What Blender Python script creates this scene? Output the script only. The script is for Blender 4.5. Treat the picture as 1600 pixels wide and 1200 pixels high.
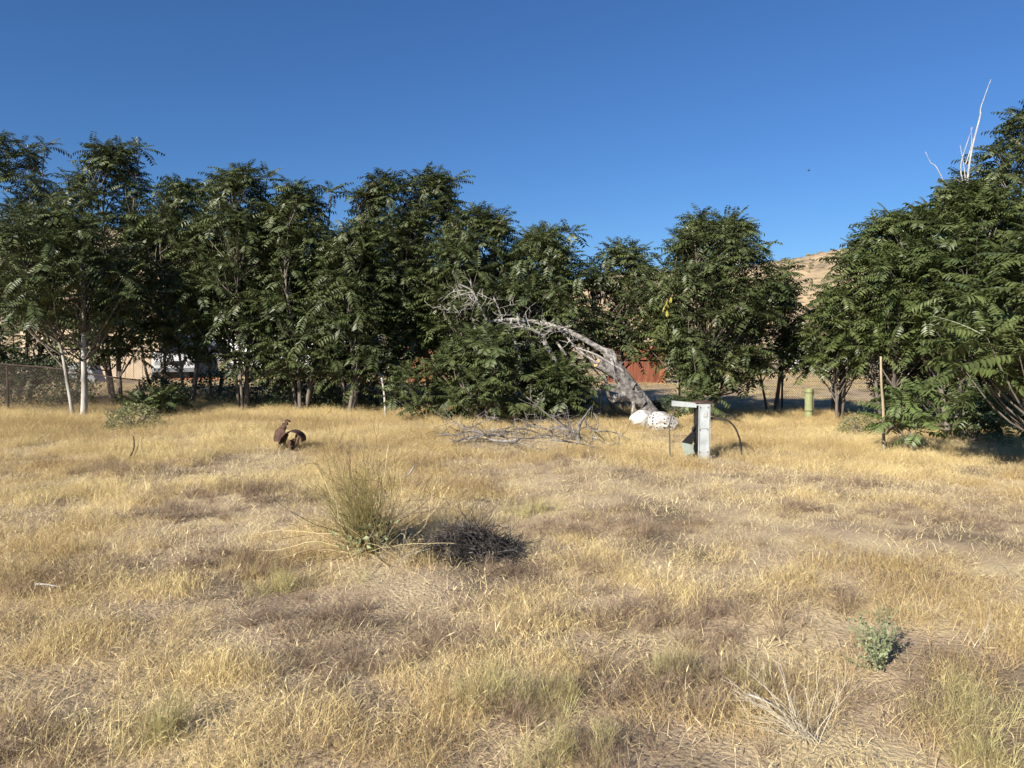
import bpy, math, random
import numpy as np
from mathutils import Vector, Matrix, Euler

for o in list(bpy.data.objects):
    bpy.data.objects.remove(o)
S = bpy.context.scene
C = S.collection
R = math.radians

# ------------------------------------------------------------------ camera, sky, sun, exposure
CAM_Z, F_PX, HOR = 1.62, 1110.0, 542.0
cd = bpy.data.cameras.new('camera'); cam = bpy.data.objects.new('camera', cd); C.objects.link(cam)
cd.sensor_width = 36; cd.lens = 36 * F_PX / 1600; cd.clip_end = 6000; cd.clip_start = 0.05
cam.location = (0, 0, CAM_Z)
cam.rotation_euler = (R(90) - math.atan((600 - HOR) / F_PX), 0, 0)
S.camera = cam

SUN_EL, SUN_AZ = R(27), R(218)          # azimuth measured clockwise from +Y (the view direction)
sdir = Vector((math.sin(SUN_AZ) * math.cos(SUN_EL), math.cos(SUN_AZ) * math.cos(SUN_EL), math.sin(SUN_EL)))
w = bpy.data.worlds.new('World'); S.world = w; w.use_nodes = True
nt = w.node_tree; nt.nodes.clear()
sky = nt.nodes.new('ShaderNodeTexSky'); sky.sky_type = 'NISHITA'; sky.sun_disc = False
sky.sun_elevation = SUN_EL; sky.sun_rotation = SUN_AZ
sky.altitude = 900; sky.air_density = 1.25; sky.dust_density = 0.0; sky.ozone_density = 10.0
bg = nt.nodes.new('ShaderNodeBackground'); bg.inputs[1].default_value = 0.062
ow = nt.nodes.new('ShaderNodeOutputWorld')
hsn = nt.nodes.new('ShaderNodeHueSaturation'); hsn.inputs['Hue'].default_value = .504; hsn.inputs['Saturation'].default_value = 1.03
nt.links.new(sky.outputs[0], hsn.inputs['Color']); nt.links.new(hsn.outputs[0], bg.inputs[0]); nt.links.new(bg.outputs[0], ow.inputs[0])
sl = bpy.data.lights.new('sun', 'SUN'); sl.energy = 5.0; sl.angle = R(0.53); sl.color = (1, .93, .82)
sun = bpy.data.objects.new('sun', sl); C.objects.link(sun)
sun.rotation_euler = sdir.to_track_quat('Z', 'Y').to_euler(); sun.location = (-20, -20, 30)
S.cycles.max_bounces = 3; S.cycles.diffuse_bounces = 2; S.cycles.glossy_bounces = 1; S.cycles.transmission_bounces = 2; S.cycles.use_light_tree = False
vs = S.view_settings
vs.view_transform = 'Standard'; vs.look = 'None'; vs.gamma = 1; vs.exposure = 0.88; vs.use_curve_mapping = False

# ------------------------------------------------------------------ helpers
def vnoise(x, y, seed=0):
    x = np.asarray(x, float); y = np.asarray(y, float)
    xi = np.floor(x); yi = np.floor(y); fx = x - xi; fy = y - yi
    def h(a, b):
        v = np.sin(a * 127.1 + b * 311.7 + seed * 74.7) * 43758.5453
        return v - np.floor(v)
    fx = fx * fx * (3 - 2 * fx); fy = fy * fy * (3 - 2 * fy)
    return (h(xi, yi) * (1 - fx) + h(xi + 1, yi) * fx) * (1 - fy) + (h(xi, yi + 1) * (1 - fx) + h(xi + 1, yi + 1) * fx) * fy
def fbm(x, y, seed=0):
    return .5 * vnoise(x, y, seed) + .3 * vnoise(np.asarray(x) * 2.1, np.asarray(y) * 2.1, seed + 1) + .2 * vnoise(np.asarray(x) * 4.3, np.asarray(y) * 4.3, seed + 2)
def sstep(a, b, v):
    t = np.clip((np.asarray(v, float) - a) / (b - a), 0, 1); return t * t * (3 - 2 * t)
def gz(x, y):
    x = np.asarray(x, float); y = np.asarray(y, float)
    near = sstep(60, 26, y) * sstep(40, 20, np.abs(x))
    s = -0.0206 * np.clip(x, -14, 14) * sstep(5, 15, y) * sstep(34, 22, y)
    b = .16 * (fbm(x / 2.6, y / 2.6, 3) - .5) + .05 * (vnoise(x / .55, y / .55, 9) - .5)
    return s + b * near
def G(x, y): return float(gz(x, y))
def at(px, py, d):                      # where a spot of the photograph lies when it is d metres away
    return np.array([(px - 800) / F_PX * d, d, CAM_Z - (py - HOR) / F_PX * d])

class MB:
    def __init__(s): s.V = []; s.F = []; s.n = 0; s.A = []
    def add(s, V, F, a=0.0):
        V = np.asarray(V, float).reshape(-1, 3); F = np.asarray(F, int).reshape(-1, 3)
        s.V.append(V); s.F.append(F + s.n); s.n += len(V)
        s.A.append(np.full(len(V), a) if np.isscalar(a) else a)
        return s
    def arrays(s): return np.concatenate(s.V), np.concatenate(s.F), np.concatenate(s.A)
    def build(s, name, mat, parent=None, smooth=False, origin=None):
        V, F, A = s.arrays()
        if origin is not None: V = V - np.asarray(origin)
        me = tri_mesh(name, V, F, smooth)
        at_ = me.attributes.new('shade', 'FLOAT', 'POINT'); at_.data.foreach_set('value', A.astype(np.float32))
        me.materials.append(mat)
        o = bpy.data.objects.new(name, me); C.objects.link(o)
        if origin is not None: o.location = origin
        if parent: o.parent = parent
        return o
def tri_mesh(name, V, F, smooth=False):
    me = bpy.data.meshes.new(name)
    me.vertices.add(len(V)); me.vertices.foreach_set('co', np.ascontiguousarray(V, np.float32).ravel())
    me.loops.add(len(F) * 3); me.loops.foreach_set('vertex_index', np.ascontiguousarray(F, np.int32).ravel())
    me.polygons.add(len(F)); me.polygons.foreach_set('loop_start', np.arange(0, len(F) * 3, 3, dtype=np.int32))
    me.polygons.foreach_set('use_smooth', np.full(len(F), smooth))
    me.update(calc_edges=True); me.validate()
    return me
def box(c, s, rz=0.0):
    x, y, z = np.array(s) / 2
    V = np.array([[a, b, d] for a in (-x, x) for b in (-y, y) for d in (-z, z)])
    F = [[0,1,3],[0,3,2],[4,6,7],[4,7,5],[0,4,5],[0,5,1],[2,3,7],[2,7,6],[0,2,6],[0,6,4],[1,5,7],[1,7,3]]
    cz, sz = math.cos(rz), math.sin(rz)
    V = V @ np.array([[cz, sz, 0], [-sz, cz, 0], [0, 0, 1]]) + np.array(c)
    return V, F
def prism(poly, y0, y1):                # polygon in x,z pushed along y
    n = len(poly)
    V = [[p[0], y0, p[1]] for p in poly] + [[p[0], y1, p[1]] for p in poly]
    from mathutils.geometry import tessellate_polygon
    t = tessellate_polygon([[Vector((p[0], p[1], 0)) for p in poly]])
    F = [list(a) for a in t] + [[a[2] + n, a[1] + n, a[0] + n] for a in t]
    for i in range(n):
        j = (i + 1) % n; F += [[i, j, j + n], [i, j + n, i + n]]
    return np.array(V), F
def tube(pts, rad, n=6, jit=0, rng=None, cap=True):
    P = np.asarray(pts, float); m = len(P)
    rad = np.broadcast_to(np.asarray(rad, float), (m,))
    T = np.gradient(P, axis=0); T /= np.linalg.norm(T, axis=1)[:, None] + 1e-9
    ref = np.array([0, 0, 1.0]) if abs(T[:, 2]).mean() < .8 else np.array([1.0, 0, 0])
    U = np.cross(T, ref); U /= np.linalg.norm(U, axis=1)[:, None] + 1e-9
    W = np.cross(T, U)
    a = np.arange(n) * 2 * math.pi / n
    r = rad[:, None] * np.ones((m, n))
    if jit: r = r * (1 + 1.3 * jit * (rng.random((1, n)) - .5) + jit * .22 * (rng.random((m, n)) - .5))
    V = P[:, None, :] + r[..., None] * (np.cos(a)[None, :, None] * U[:, None, :] + np.sin(a)[None, :, None] * W[:, None, :])
    V = V.reshape(-1, 3)
    i = np.arange(m - 1)[:, None] * n; j = np.arange(n)[None, :]; k = (j + 1) % n
    F = np.concatenate([np.stack([i + j, i + k, i + n + k], -1).reshape(-1, 3), np.stack([i + j, i + n + k, i + n + j], -1).reshape(-1, 3)])
    if cap and n > 3:
        V = np.concatenate([V, P[:1], P[-1:]]); q = np.arange(n)
        F = np.concatenate([F, np.stack([(q + 1) % n, q, np.full(n, m * n)], -1), np.stack([(m - 1) * n + q, (m - 1) * n + (q + 1) % n, np.full(n, m * n + 1)], -1)])
    return V, F
def walk(p, d, L, k, wob, rng, g=0.0):   # a wandering line of k points
    d = np.array(d, float); d /= np.linalg.norm(d); out = [np.array(p, float)]
    for i in range(k - 1):
        d = d + rng.normal(0, wob, 3); d[2] += g; d /= np.linalg.norm(d)
        out.append(out[-1] + d * L / (k - 1))
    return np.array(out)
def smooth_line(P, n):
    P = np.asarray(P, float); t = np.linspace(0, len(P) - 1, n); out = []
    for u in t:
        i = min(int(u), len(P) - 2); f = u - i
        p0, p1, p2, p3 = P[max(i-1,0)], P[i], P[i+1], P[min(i+2, len(P)-1)]
        out.append(.5 * ((2*p1) + (-p0+p2)*f + (2*p0-5*p1+4*p2-p3)*f*f + (-p0+3*p1-3*p2+p3)*f**3))
    return np.array(out)
def tag(o, label=None, cat=None, group=None, kind=None):
    if label: o['label'] = label
    if cat: o['category'] = cat
    if group: o['group'] = group
    if kind: o['kind'] = kind
    return o
def empty(name, loc=(0, 0, 0), rz=0.0):
    o = bpy.data.objects.new(name, None); C.objects.link(o); o.location = loc; o.rotation_euler.z = rz; o.empty_display_size = .1
    return o
def build_at(mb, name, mat, parent, smooth=False):     # mesh given in world space, parent an Empty with plain location
    V = np.array(parent.location)
    o = mb.build(name, mat, None, smooth); o.data.transform(Matrix.Translation(-Vector(parent.location))); o.parent = parent
    return o

# ------------------------------------------------------------------ materials
def mat(name, c1, c2=None, scale=5.0, rough=.8, bump=0.0, bscale=None, spec=.3, metal=0.0, detail=6, stretch=None, lo=.35, hi=.65, trans=0.0, shade=0.0, tint=0.0, c3=None, tintc=None):
    m = bpy.data.materials.new(name); m.use_nodes = True; t = m.node_tree; N = t.nodes; L = t.links
    b = N['Principled BSDF']; b.inputs['Roughness'].default_value = rough; b.inputs['Metallic'].default_value = metal
    b.inputs['Specular IOR Level'].default_value = spec
    tc = N.new('ShaderNodeTexCoord'); mp = N.new('ShaderNodeMapping'); L.new(tc.outputs['Object'], mp.inputs[0])
    if stretch: mp.inputs['Scale'].default_value = stretch
    col = None
    if c2 is not None:
        n = N.new('ShaderNodeTexNoise'); n.inputs['Scale'].default_value = scale; n.inputs['Detail'].default_value = detail
        L.new(mp.outputs[0], n.inputs['Vector'])
        r = N.new('ShaderNodeValToRGB'); r.color_ramp.elements[0].position = lo; r.color_ramp.elements[1].position = hi
        r.color_ramp.elements[0].color = (*c1, 1); r.color_ramp.elements[1].color = (*c2, 1)
        if c3:
            e = r.color_ramp.elements.new((lo + hi) / 2); e.color = (*c3, 1)
        L.new(n.outputs[0], r.inputs[0]); col = r.outputs[0]
    else:
        rg = N.new('ShaderNodeRGB'); rg.outputs[0].default_value = (*c1, 1); col = rg.outputs[0]
    def vary(col, typ, attr, amt):
        a = N.new('ShaderNodeAttribute'); a.attribute_name = attr; a.attribute_type = typ
        mr = N.new('ShaderNodeMapRange'); mr.inputs['To Min'].default_value = 1 - amt; mr.inputs['To Max'].default_value = 1 + amt
        L.new(a.outputs['Fac'], mr.inputs['Value'])
        hs = N.new('ShaderNodeHueSaturation'); L.new(mr.outputs[0], hs.inputs['Value']); L.new(col, hs.inputs['Color'])
        mh = N.new('ShaderNodeMapRange'); mh.inputs['To Min'].default_value = .5 - amt * .035; mh.inputs['To Max'].default_value = .5 + amt * .035
        L.new(a.outputs['Fac'], mh.inputs['Value']); L.new(mh.outputs[0], hs.inputs['Hue'])
        return hs.outputs[0]
    if tintc:
        a = N.new('ShaderNodeAttribute'); a.attribute_name = 'tint'; a.attribute_type = 'INSTANCER'
        mx0 = N.new('ShaderNodeMixRGB'); L.new(a.outputs['Fac'], mx0.inputs[0]); L.new(col, mx0.inputs[1]); mx0.inputs[2].default_value = (*tintc, 1); col = mx0.outputs[0]
    if shade: col = vary(col, 'GEOMETRY', 'shade', shade)
    if tint: col = vary(col, 'INSTANCER', 'tint', tint)
    L.new(col, b.inputs['Base Color'])
    if bump:
        n2 = N.new('ShaderNodeTexNoise'); n2.inputs['Scale'].default_value = bscale or scale * 3; n2.inputs['Detail'].default_value = 8
        L.new(mp.outputs[0], n2.inputs['Vector'])
        bp = N.new('ShaderNodeBump'); bp.inputs['Strength'].default_value = bump; bp.inputs['Distance'].default_value = .02
        L.new(n2.outputs[0], bp.inputs['Height']); L.new(bp.outputs[0], b.inputs['Normal'])
    if trans:
        tr = N.new('ShaderNodeBsdfTranslucent'); L.new(col, tr.inputs[0])
        mx = N.new('ShaderNodeMixShader'); mx.inputs[0].default_value = trans
        out = N['Material Output']; L.new(b.outputs[0], mx.inputs[1]); L.new(tr.outputs[0], mx.inputs[2]); L.new(mx.outputs[0], out.inputs[0])
    return m
M = {}
M['leaf'] = mat('leaf', (.048, .064, .022), (.100, .118, .042), 1.3, .45, spec=.35, trans=.13, shade=.5)
M['leaf_light'] = mat('leaf_light', (.062, .086, .027), (.116, .140, .046), 1.3, .42, spec=.45, trans=.2, shade=.32)
M['leaf_young'] = mat('leaf_young', (.095, .135, .042), (.15, .19, .065), 1.3, .42, spec=.4, trans=.25, shade=.35)
M['leaf_yellow'] = mat('leaf_yellow', (.50, .42, .06), (.62, .55, .13), 3, .5, trans=.25)
M['bark'] = mat('bark', (.10, .085, .07), (.20, .17, .14), 6, .9, .5, stretch=(1, 1, .3))
M['bark_white'] = mat('bark_white', (.20, .18, .15), (.46, .43, .385), 5, .85, .5, stretch=(1, 1, .35), lo=.34, hi=.56)
M['dead'] = mat('dead_wood', (.09, .082, .075), (.33, .305, .28), 9, .9, 1.0, stretch=(1, 1, 1), bscale=34, lo=.38, hi=.6)
M['dead_pale'] = mat('dead_pale', (.28, .26, .235), (.48, .45, .41), 8, .85, .3)
M['cut'] = mat('cut_wood', (.42, .27, .14), (.55, .38, .22), 14, .8)
M['twig'] = mat('twig', (.085, .075, .068), (.21, .19, .175), 4, .9)
M['twig_dark'] = mat('twig_dark', (.026, .022, .02), (.07, .06, .055), 9, .9, shade=.4)
M['twig_brown'] = mat('twig_brown', (.12, .085, .045), None, rough=.8, shade=.4)
M['grass'] = mat('dry_grass', (.45, .32, .15), None, rough=.6, spec=.3, trans=.28, shade=.42, tintc=(.80, .645, .33))
M['thatch'] = mat('thatch', (.38, .29, .17), None, rough=.8, trans=.15, shade=.5, tintc=(.70, .575, .34))
M['weed'] = mat('weed', (.29, .21, .145), None, rough=.8, trans=.2, shade=.35, tint=.25)
M['greenweed'] = mat('greenweed', (.42, .36, .17), None, rough=.7, trans=.2, shade=.4, tint=.25)
M['wispy'] = mat('wispy', (.22, .18, .07), None, rough=.7, trans=.15, shade=.45)
M['straw'] = mat('straw', (.56, .45, .26), None, rough=.7, shade=.3)
M['whitestalk'] = mat('whitestalk', (.50, .44, .33), None, rough=.7, shade=.25)
M['sage'] = mat('sage', (.23, .255, .14), None, rough=.8, trans=.15, shade=.35)
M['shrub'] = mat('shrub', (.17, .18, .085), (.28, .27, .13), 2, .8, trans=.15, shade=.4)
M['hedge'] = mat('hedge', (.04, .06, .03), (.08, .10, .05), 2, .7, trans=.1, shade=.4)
M['ground'] = mat('ground', (.19, .142, .09), (.53, .42, .245), 1.1, .95, .9, bscale=38, detail=12, lo=.36, hi=.62, c3=(.40, .30, .19))
M['hill'] = mat('hill', (.24, .18, .115), (.48, .36, .21), .07, .95, 0, detail=15, lo=.38, hi=.60, c3=(.39, .29, .17))
M['scrub'] = mat('scrub', (.12, .11, .065), (.20, .17, .10), .2, .95)
M['galv'] = mat('galvanised', (.36, .37, .37), (.50, .51, .50), 5, .55, .1, metal=.25)
M['rusty_wire'] = mat('rusty_wire', (.055, .038, .03), (.10, .072, .056), 4, .7)
M['wire'] = mat('wire', (.07, .065, .06), (.12, .11, .10), 4, .6, metal=.3)
M['rail'] = mat('rail', (.10, .09, .085), (.17, .155, .14), 3, .6, metal=.4)
M['redwood'] = mat('redwood', (.19, .062, .032), (.31, .115, .06), 3, .8, .3, stretch=(6, 6, .5), shade=.25)
M['rust'] = mat('rust', (.045, .027, .021), (.12, .068, .048), 9, .85, .4, c3=(.08, .046, .034))
M['grey_paint'] = mat('grey_paint', (.26, .28, .28), (.42, .45, .45), 6, .5, .1, lo=.3, hi=.6)
M['green_paint'] = mat('green_paint', (.16, .19, .16), (.25, .28, .24), 7, .5)
M['black'] = mat('black_rubber', (.018, .018, .018), (.03, .03, .03), 6, .6)
M['boulder'] = None
M['tan'] = mat('tan_siding', (.42, .33, .23), (.50, .40, .285), 2, .85, .1, shade=.12)
M['roof'] = mat('roof', (.25, .15, .11), (.36, .23, .17), 4, .9, .4)
M['white'] = mat('white_paint', (.72, .72, .71), (.82, .82, .81), 2, .4)
M['glass'] = mat('dark_glass', (.012, .015, .02), (.02, .025, .035), 2, .08, spec=.8)
M['tyre'] = mat('tyre', (.02, .02, .02), (.035, .035, .035), 8, .8)
M['grey_plastic'] = mat('grey_plastic', (.22, .23, .24), (.30, .31, .32), 4, .6)
M['pole_wood'] = mat('pole_wood', (.20, .16, .105), (.42, .34, .225), 6, .8, .3, stretch=(1, 1, .2))
M['post_wood'] = mat('post_wood', (.22, .19, .16), (.35, .31, .27), 6, .9, .5, stretch=(1, 1, .2))
M['shelter'] = mat('tree_shelter', (.29, .33, .15), (.40, .43, .22), 14, .6, .3, trans=.3)
M['orange'] = mat('orange_board', (.36, .12, .05), (.48, .19, .09), 4, .8)
def boulder_mat():
    m = mat('whitewashed_stone', (.42, .39, .35), (.60, .57, .52), 5, .9, .6)
    t = m.node_tree; N = t.nodes; L = t.links; b = N['Principled BSDF']
    old = b.inputs['Base Color'].links[0].from_socket
    tc = N.new('ShaderNodeTexCoord'); v = N.new('ShaderNodeTexVoronoi'); v.inputs['Scale'].default_value = 17; L.new(tc.outputs['Object'], v.inputs['Vector'])
    n = N.new('ShaderNodeTexNoise'); n.inputs['Scale'].default_value = 4; L.new(tc.outputs['Object'], n.inputs['Vector'])
    mth = N.new('ShaderNodeMath'); mth.operation = 'MULTIPLY'; L.new(n.outputs[0], mth.inputs[0]); mth.inputs[1].default_value = .62
    lt = N.new('ShaderNodeMath'); lt.operation = 'LESS_THAN'; L.new(v.outputs['Distance'], lt.inputs[0]); L.new(mth.outputs[0], lt.inputs[1])
    mx = N.new('ShaderNodeMixRGB'); L.new(lt.outputs[0], mx.inputs[0]); L.new(old, mx.inputs[1]); mx.inputs[2].default_value = (.06, .055, .05, 1)
    L.new(mx.outputs[0], b.inputs['Base Color']); return m
M['boulder_spots'] = boulder_mat()
M['boulder'] = mat('white_stone', (.42, .39, .35), (.60, .57, .52), 5, .9, .6)

# ------------------------------------------------------------------ ground, hill
xs = np.concatenate([-np.geomspace(3000, 30, 22)[:-1], np.arange(-30, 30.01, .3), np.geomspace(30, 3000, 22)[1:]])
ys = np.concatenate([-np.geomspace(600, 6, 12)[:-1], np.arange(-6, 30.01, .3), np.geomspace(30, 4000, 26)[1:]])
X, Y = np.meshgrid(xs, ys); Z = gz(X, Y)
nx, ny = len(xs), len(ys)
i = (np.arange(ny - 1)[:, None] * nx + np.arange(nx - 1)[None, :]).ravel()
F = np.concatenate([np.stack([i, i + 1, i + nx + 1], -1), np.stack([i, i + nx + 1, i + nx], -1)])
mb = MB(); mb.add(np.stack([X.ravel(), Y.ravel(), Z.ravel()], -1), F)
tag(mb.build('ground', M['ground'], smooth=True), kind='structure')

RX = [-900, -300, 0, 230, 400, 600, 750, 885, 920, 1050, 1200, 1240, 1285, 1315, 1450, 1600, 2000, 2600]
RY = [380, 372, 376, 360, 388, 428, 444, 446, 436, 424, 409, 402, 391, 397, 428, 448, 470, 490]
hx = np.linspace(-1250, 1500, 230); hy = np.linspace(240, 1100, 110)
HX, HY = np.meshgrid(hx, hy)
pxs = HX / 700 * F_PX + 800
top = CAM_Z + (HOR - np.interp(pxs, RX, RY)) * 700 / F_PX
prof = sstep(250, 700, HY) ** .9 * sstep(1100, 760, HY)
gul = (fbm(HX / 90, HY / 160, 21) - .5) * 26 * sstep(260, 420, HY) * sstep(0, .25, 1 - np.abs(HY - 700) / 700 ) * np.clip(np.abs(HY - 700) / 160, .05, 1)
HZ = top * prof + gul + (fbm(HX / 25, HY / 25, 5) - .5) * 3.0 * prof - 3
nx, ny = len(hx), len(hy)
i = (np.arange(ny - 1)[:, None] * nx + np.arange(nx - 1)[None, :]).ravel()
F = np.concatenate([np.stack([i, i + 1, i + nx + 1], -1), np.stack([i, i + nx + 1, i + nx], -1)])
HV = np.stack([HX.ravel(), HY.ravel(), HZ.ravel()], -1)
mb = MB(); mb.add(HV, F); tag(mb.build('hill', M['hill'], smooth=True), kind='structure')
rng = np.random.default_rng(5)
mb = MB()
t = (1 + 5 ** .5) / 2
ICO = np.array([[-1,t,0],[1,t,0],[-1,-t,0],[1,-t,0],[0,-1,t],[0,1,t],[0,-1,-t],[0,1,-t],[t,0,-1],[t,0,1],[-t,0,-1],[-t,0,1]]) / 1.9
ICF = np.array([[0,11,5],[0,5,1],[0,1,7],[0,7,10],[0,10,11],[1,5,9],[5,11,4],[11,10,2],[10,7,6],[7,1,8],[3,9,4],[3,4,2],[3,2,6],[3,6,8],[3,8,9],[4,9,5],[2,4,11],[6,2,10],[8,6,7],[9,8,1]])
cnt = 0
while cnt < 8000:
    k = rng.integers(0, len(HV)); p = HV[k] + rng.normal(0, 3, 3) * [1, 1, 0]
    if p[1] > 740 or p[1] < 330 or abs(p[0]) > 900 or rng.random() > .30 + 1.5 * (vnoise(p[0] / 40, p[1] / 40, 8) - .35): continue
    s = rng.uniform(.6, 1.9)
    mb.add(ICO * rng.uniform(.7, 1.25, (12, 1)) * [s, s, s * .75] + [p[0], p[1], p[2] + s * .2], ICF); cnt += 1
tag(mb.build('hillside_scrub', M['scrub']), 'dark low scrub dotted over the dry tan hillside', 'scrub', kind='stuff')

# ------------------------------------------------------------------ scattered dry grass (geometry nodes, prototypes inside the mesh)
def blade_clump(rng, n, rad, h0, h1, wid, lean, seed_head=.5, curl=.3):
    mb = MB()
    for _ in range(n):
        a = rng.uniform(0, 2 * math.pi); r = rad * math.sqrt(rng.random())
        p = np.array([r * math.cos(a), r * math.sin(a), -.02]); h = rng.uniform(h0, h1)
        la = rng.uniform(0, 2 * math.pi); l = abs(rng.normal(0, lean)); d = np.array([math.cos(la) * l, math.sin(la) * l, 1.0])
        d /= np.linalg.norm(d); c = rng.uniform(0, curl) * h
        sx = rng.uniform(0, 2 * math.pi); side = np.array([math.cos(sx), math.sin(sx), 0]) * wid * rng.uniform(.7, 1.3)
        bend = np.array([math.cos(la), math.sin(la), -.5]) * c
        q = p + d * h * .55 + bend * .3; e = p + d * h + bend
        sh = rng.random()
        V = [p - side / 2, p + side / 2, q - side * .4, q + side * .4, e]
        F = [[0, 1, 3], [0, 3, 2], [2, 3, 4]]
        mb.add(V, F, sh)
        if rng.random() < seed_head:
            hl = rng.uniform(.022, .042); ed = (e - q) / np.linalg.norm(e - q) + np.array([math.cos(la), math.sin(la), -.3]) * .5
            b = e - (e - q) * .15; sd = side * 1.15
            mb.add([b, b + ed * hl * .45 + sd, b + ed * hl, b + ed * hl * .45 - sd], [[0, 1, 2], [0, 2, 3]], min(1, sh * .6 + .35))
    return mb
def puff(rng, n, rad, h, wid, twigs=4):
    mb = MB()
    for _ in range(n):
        a = rng.uniform(0, 2 * math.pi); e = math.acos(rng.uniform(.12, 1)); 
        d = np.array([math.cos(a) * math.sin(e) * rad / h, math.sin(a) * math.sin(e) * rad / h, math.cos(e)]) * h * rng.uniform(.6, 1)
        p = np.array([rng.normal(0, rad * .15), rng.normal(0, rad * .15), -.01]); sh = rng.random()
        s = np.cross(d, rng.normal(0, 1, 3)); s = s / np.linalg.norm(s) * wid
        mb.add([p - s, p + s, p + d], [[0, 1, 2]], sh)
        for _k in range(twigs):
            f = rng.uniform(.4, .95); q = p + d * f; dd = d / np.linalg.norm(d) + rng.normal(0, .7, 3); dd = dd / np.linalg.norm(dd) * h * rng.uniform(.12, .3)
            mb.add([q - s * .7, q + s * .7, q + dd], [[0, 1, 2]], sh)
    return mb
def scatter(name, protos, P, rot, scl, tint, mats, label, cat):
    V = []; F = []; pid = []; sh = []; n = 0
    for k, m_ in enumerate(protos):
        v, f, a = m_.arrays(); V.append(v); F.append(f + n); n += len(v); pid += [k] * len(v); sh.append(a)
    N = len(P); V = np.concatenate(V + [P]); F = np.concatenate(F)
    me = tri_mesh(name, V, F)
    def attr(nm, typ, data, key='value'):
        a = me.attributes.new(nm, typ, 'POINT'); a.data.foreach_set(key, np.ascontiguousarray(data).ravel())
    attr('pid', 'INT', np.array(pid + [-1] * N, np.int32))
    attr('shade', 'FLOAT', np.concatenate(sh + [np.zeros(N)]).astype(np.float32))
    attr('tint', 'FLOAT', np.concatenate([np.zeros(n), tint]).astype(np.float32))
    attr('scl', 'FLOAT_VECTOR', np.concatenate([np.ones((n, 3)), scl]).astype(np.float32), 'vector')
    attr('rot', 'FLOAT_VECTOR', np.concatenate([np.zeros((n, 3)), rot]).astype(np.float32), 'vector')
    for m_ in mats: me.materials.append(m_)
    o = bpy.data.objects.new(name, me); C.objects.link(o)
    g = bpy.data.node_groups.new(name, 'GeometryNodeTree')
    g.interface.new_socket('Geometry', in_out='INPUT', socket_type='NodeSocketGeometry')
    g.interface.new_socket('Geometry', in_out='OUTPUT', socket_type='NodeSocketGeometry')
    Nn = g.nodes; L = g.links; gi = Nn.new('NodeGroupInput'); go = Nn.new('NodeGroupOutput')
    def named(nm, typ):
        a = Nn.new('GeometryNodeInputNamedAttribute'); a.data_type = typ; a.inputs[0].default_value = nm
        return next(s for s in a.outputs if s.enabled and s.name == 'Attribute')
    pa = named('pid', 'INT')
    def part(k):
        c = Nn.new('FunctionNodeCompare'); c.data_type = 'INT'; c.operation = 'EQUAL'
        ins = [s for s in c.inputs if s.enabled]
        L.new(pa, ins[0]); ins[1].default_value = k
        s = Nn.new('GeometryNodeSeparateGeometry'); s.domain = 'POINT'
        L.new(gi.outputs[0], s.inputs[0]); L.new(c.outputs[0], s.inputs[1]); return s.outputs[0]
    gt = Nn.new('GeometryNodeGeometryToInstance')
    for k in range(len(protos)): L.new(part(k), gt.inputs[0])
    mp = Nn.new('GeometryNodeMeshToPoints'); L.new(part(-1), mp.inputs[0])
    ip = Nn.new('GeometryNodeInstanceOnPoints'); L.new(mp.outputs[0], ip.inputs['Points']); L.new(gt.outputs[0], ip.inputs['Instance'])
    ip.inputs['Pick Instance'].default_value = True
    er = Nn.new('FunctionNodeEulerToRotation'); L.new(named('rot', 'FLOAT_VECTOR'), er.inputs[0])
    L.new(er.outputs[0], ip.inputs['Rotation']); L.new(named('scl', 'FLOAT_VECTOR'), ip.inputs['Scale'])
    L.new(ip.outputs[0], go.inputs[0])
    md = o.modifiers.new('scatter', 'NODES'); md.node_group = g
    return tag(o, label, cat, kind='stuff')
# trodden or thin places in the field: x, y, radius x, radius y
THIN = [(1.9, 6.6, 2.5, 1.3), (3.9, 6.3, 2.0, 1.0), (2.7, 8.3, 2.6, .7), (4.3, 4.9, 1.2, .4), (-3.6, 9.4, .9, .9), (-1.25, 4.4, .8, .3), (-2.4, 4.2, .6, .22), (2.9, 5.6, 1.3, .55), (-1.0, 3.9, .5, .3), (-.95, 3.35, .35, .2), (1.2, 8.0, 1.6, .7), (-2.6, 5.3, .5, .25), (-.5, 4.6, .5, .2)]
KEEP = [(-3.35, 10.6, .28), (2.95, 9.9, .35), (2.7, 9.0, .3), (.5, 12.2, 1.0), (-.3, 12.0, 1.0), (-1.1, 5.1, .3), (-.3, 5.2, .35), (1.75, 3.3, .22)]
def thin(x, y):
    t = np.zeros_like(x)
    for cx, cy, a, b in THIN:
        wx = (vnoise(x * 2.2, y * 2.2, 31) - .5) * .7
        t = np.maximum(t, 1 - sstep(.6, 1.25, np.sqrt(((x - cx) / a) ** 2 + ((y - cy) / b) ** 2) + wx))
    return t
def field(rng, n, y0, y1, wide=.92):
    y = np.sqrt(rng.uniform(y0 ** 2, y1 ** 2, n)); x = rng.uniform(-1, 1, n) * (wide * y + 1.2)
    return x, y
rng = np.random.default_rng(11)
protos = [blade_clump(rng, 90, .15, .05, .25, .0017, .34, .4, .5) for _ in range(6)]
x, y = field(rng, 46000, 1.4, 18.6)
dens = fbm(x / .8, y / .8, 41); big = fbm(x / 3.0, y / 3.0, 51); th = thin(x, y)
p = np.clip((dens - .34) * 3.4 + (big - .5) * 1.4 + .35 * sstep(8, 12, y), .06, 1) * (1 - .9 * th)
for cx, cy, rr_ in KEEP: p = p * (1 - .93 * np.exp(-(((x - cx) / rr_) ** 2 + ((y - cy) / (rr_ * 1.6)) ** 2) ** 2))
k = rng.random(len(x)) < p * np.clip(.62 + 0 * y, 0, 1)
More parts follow.
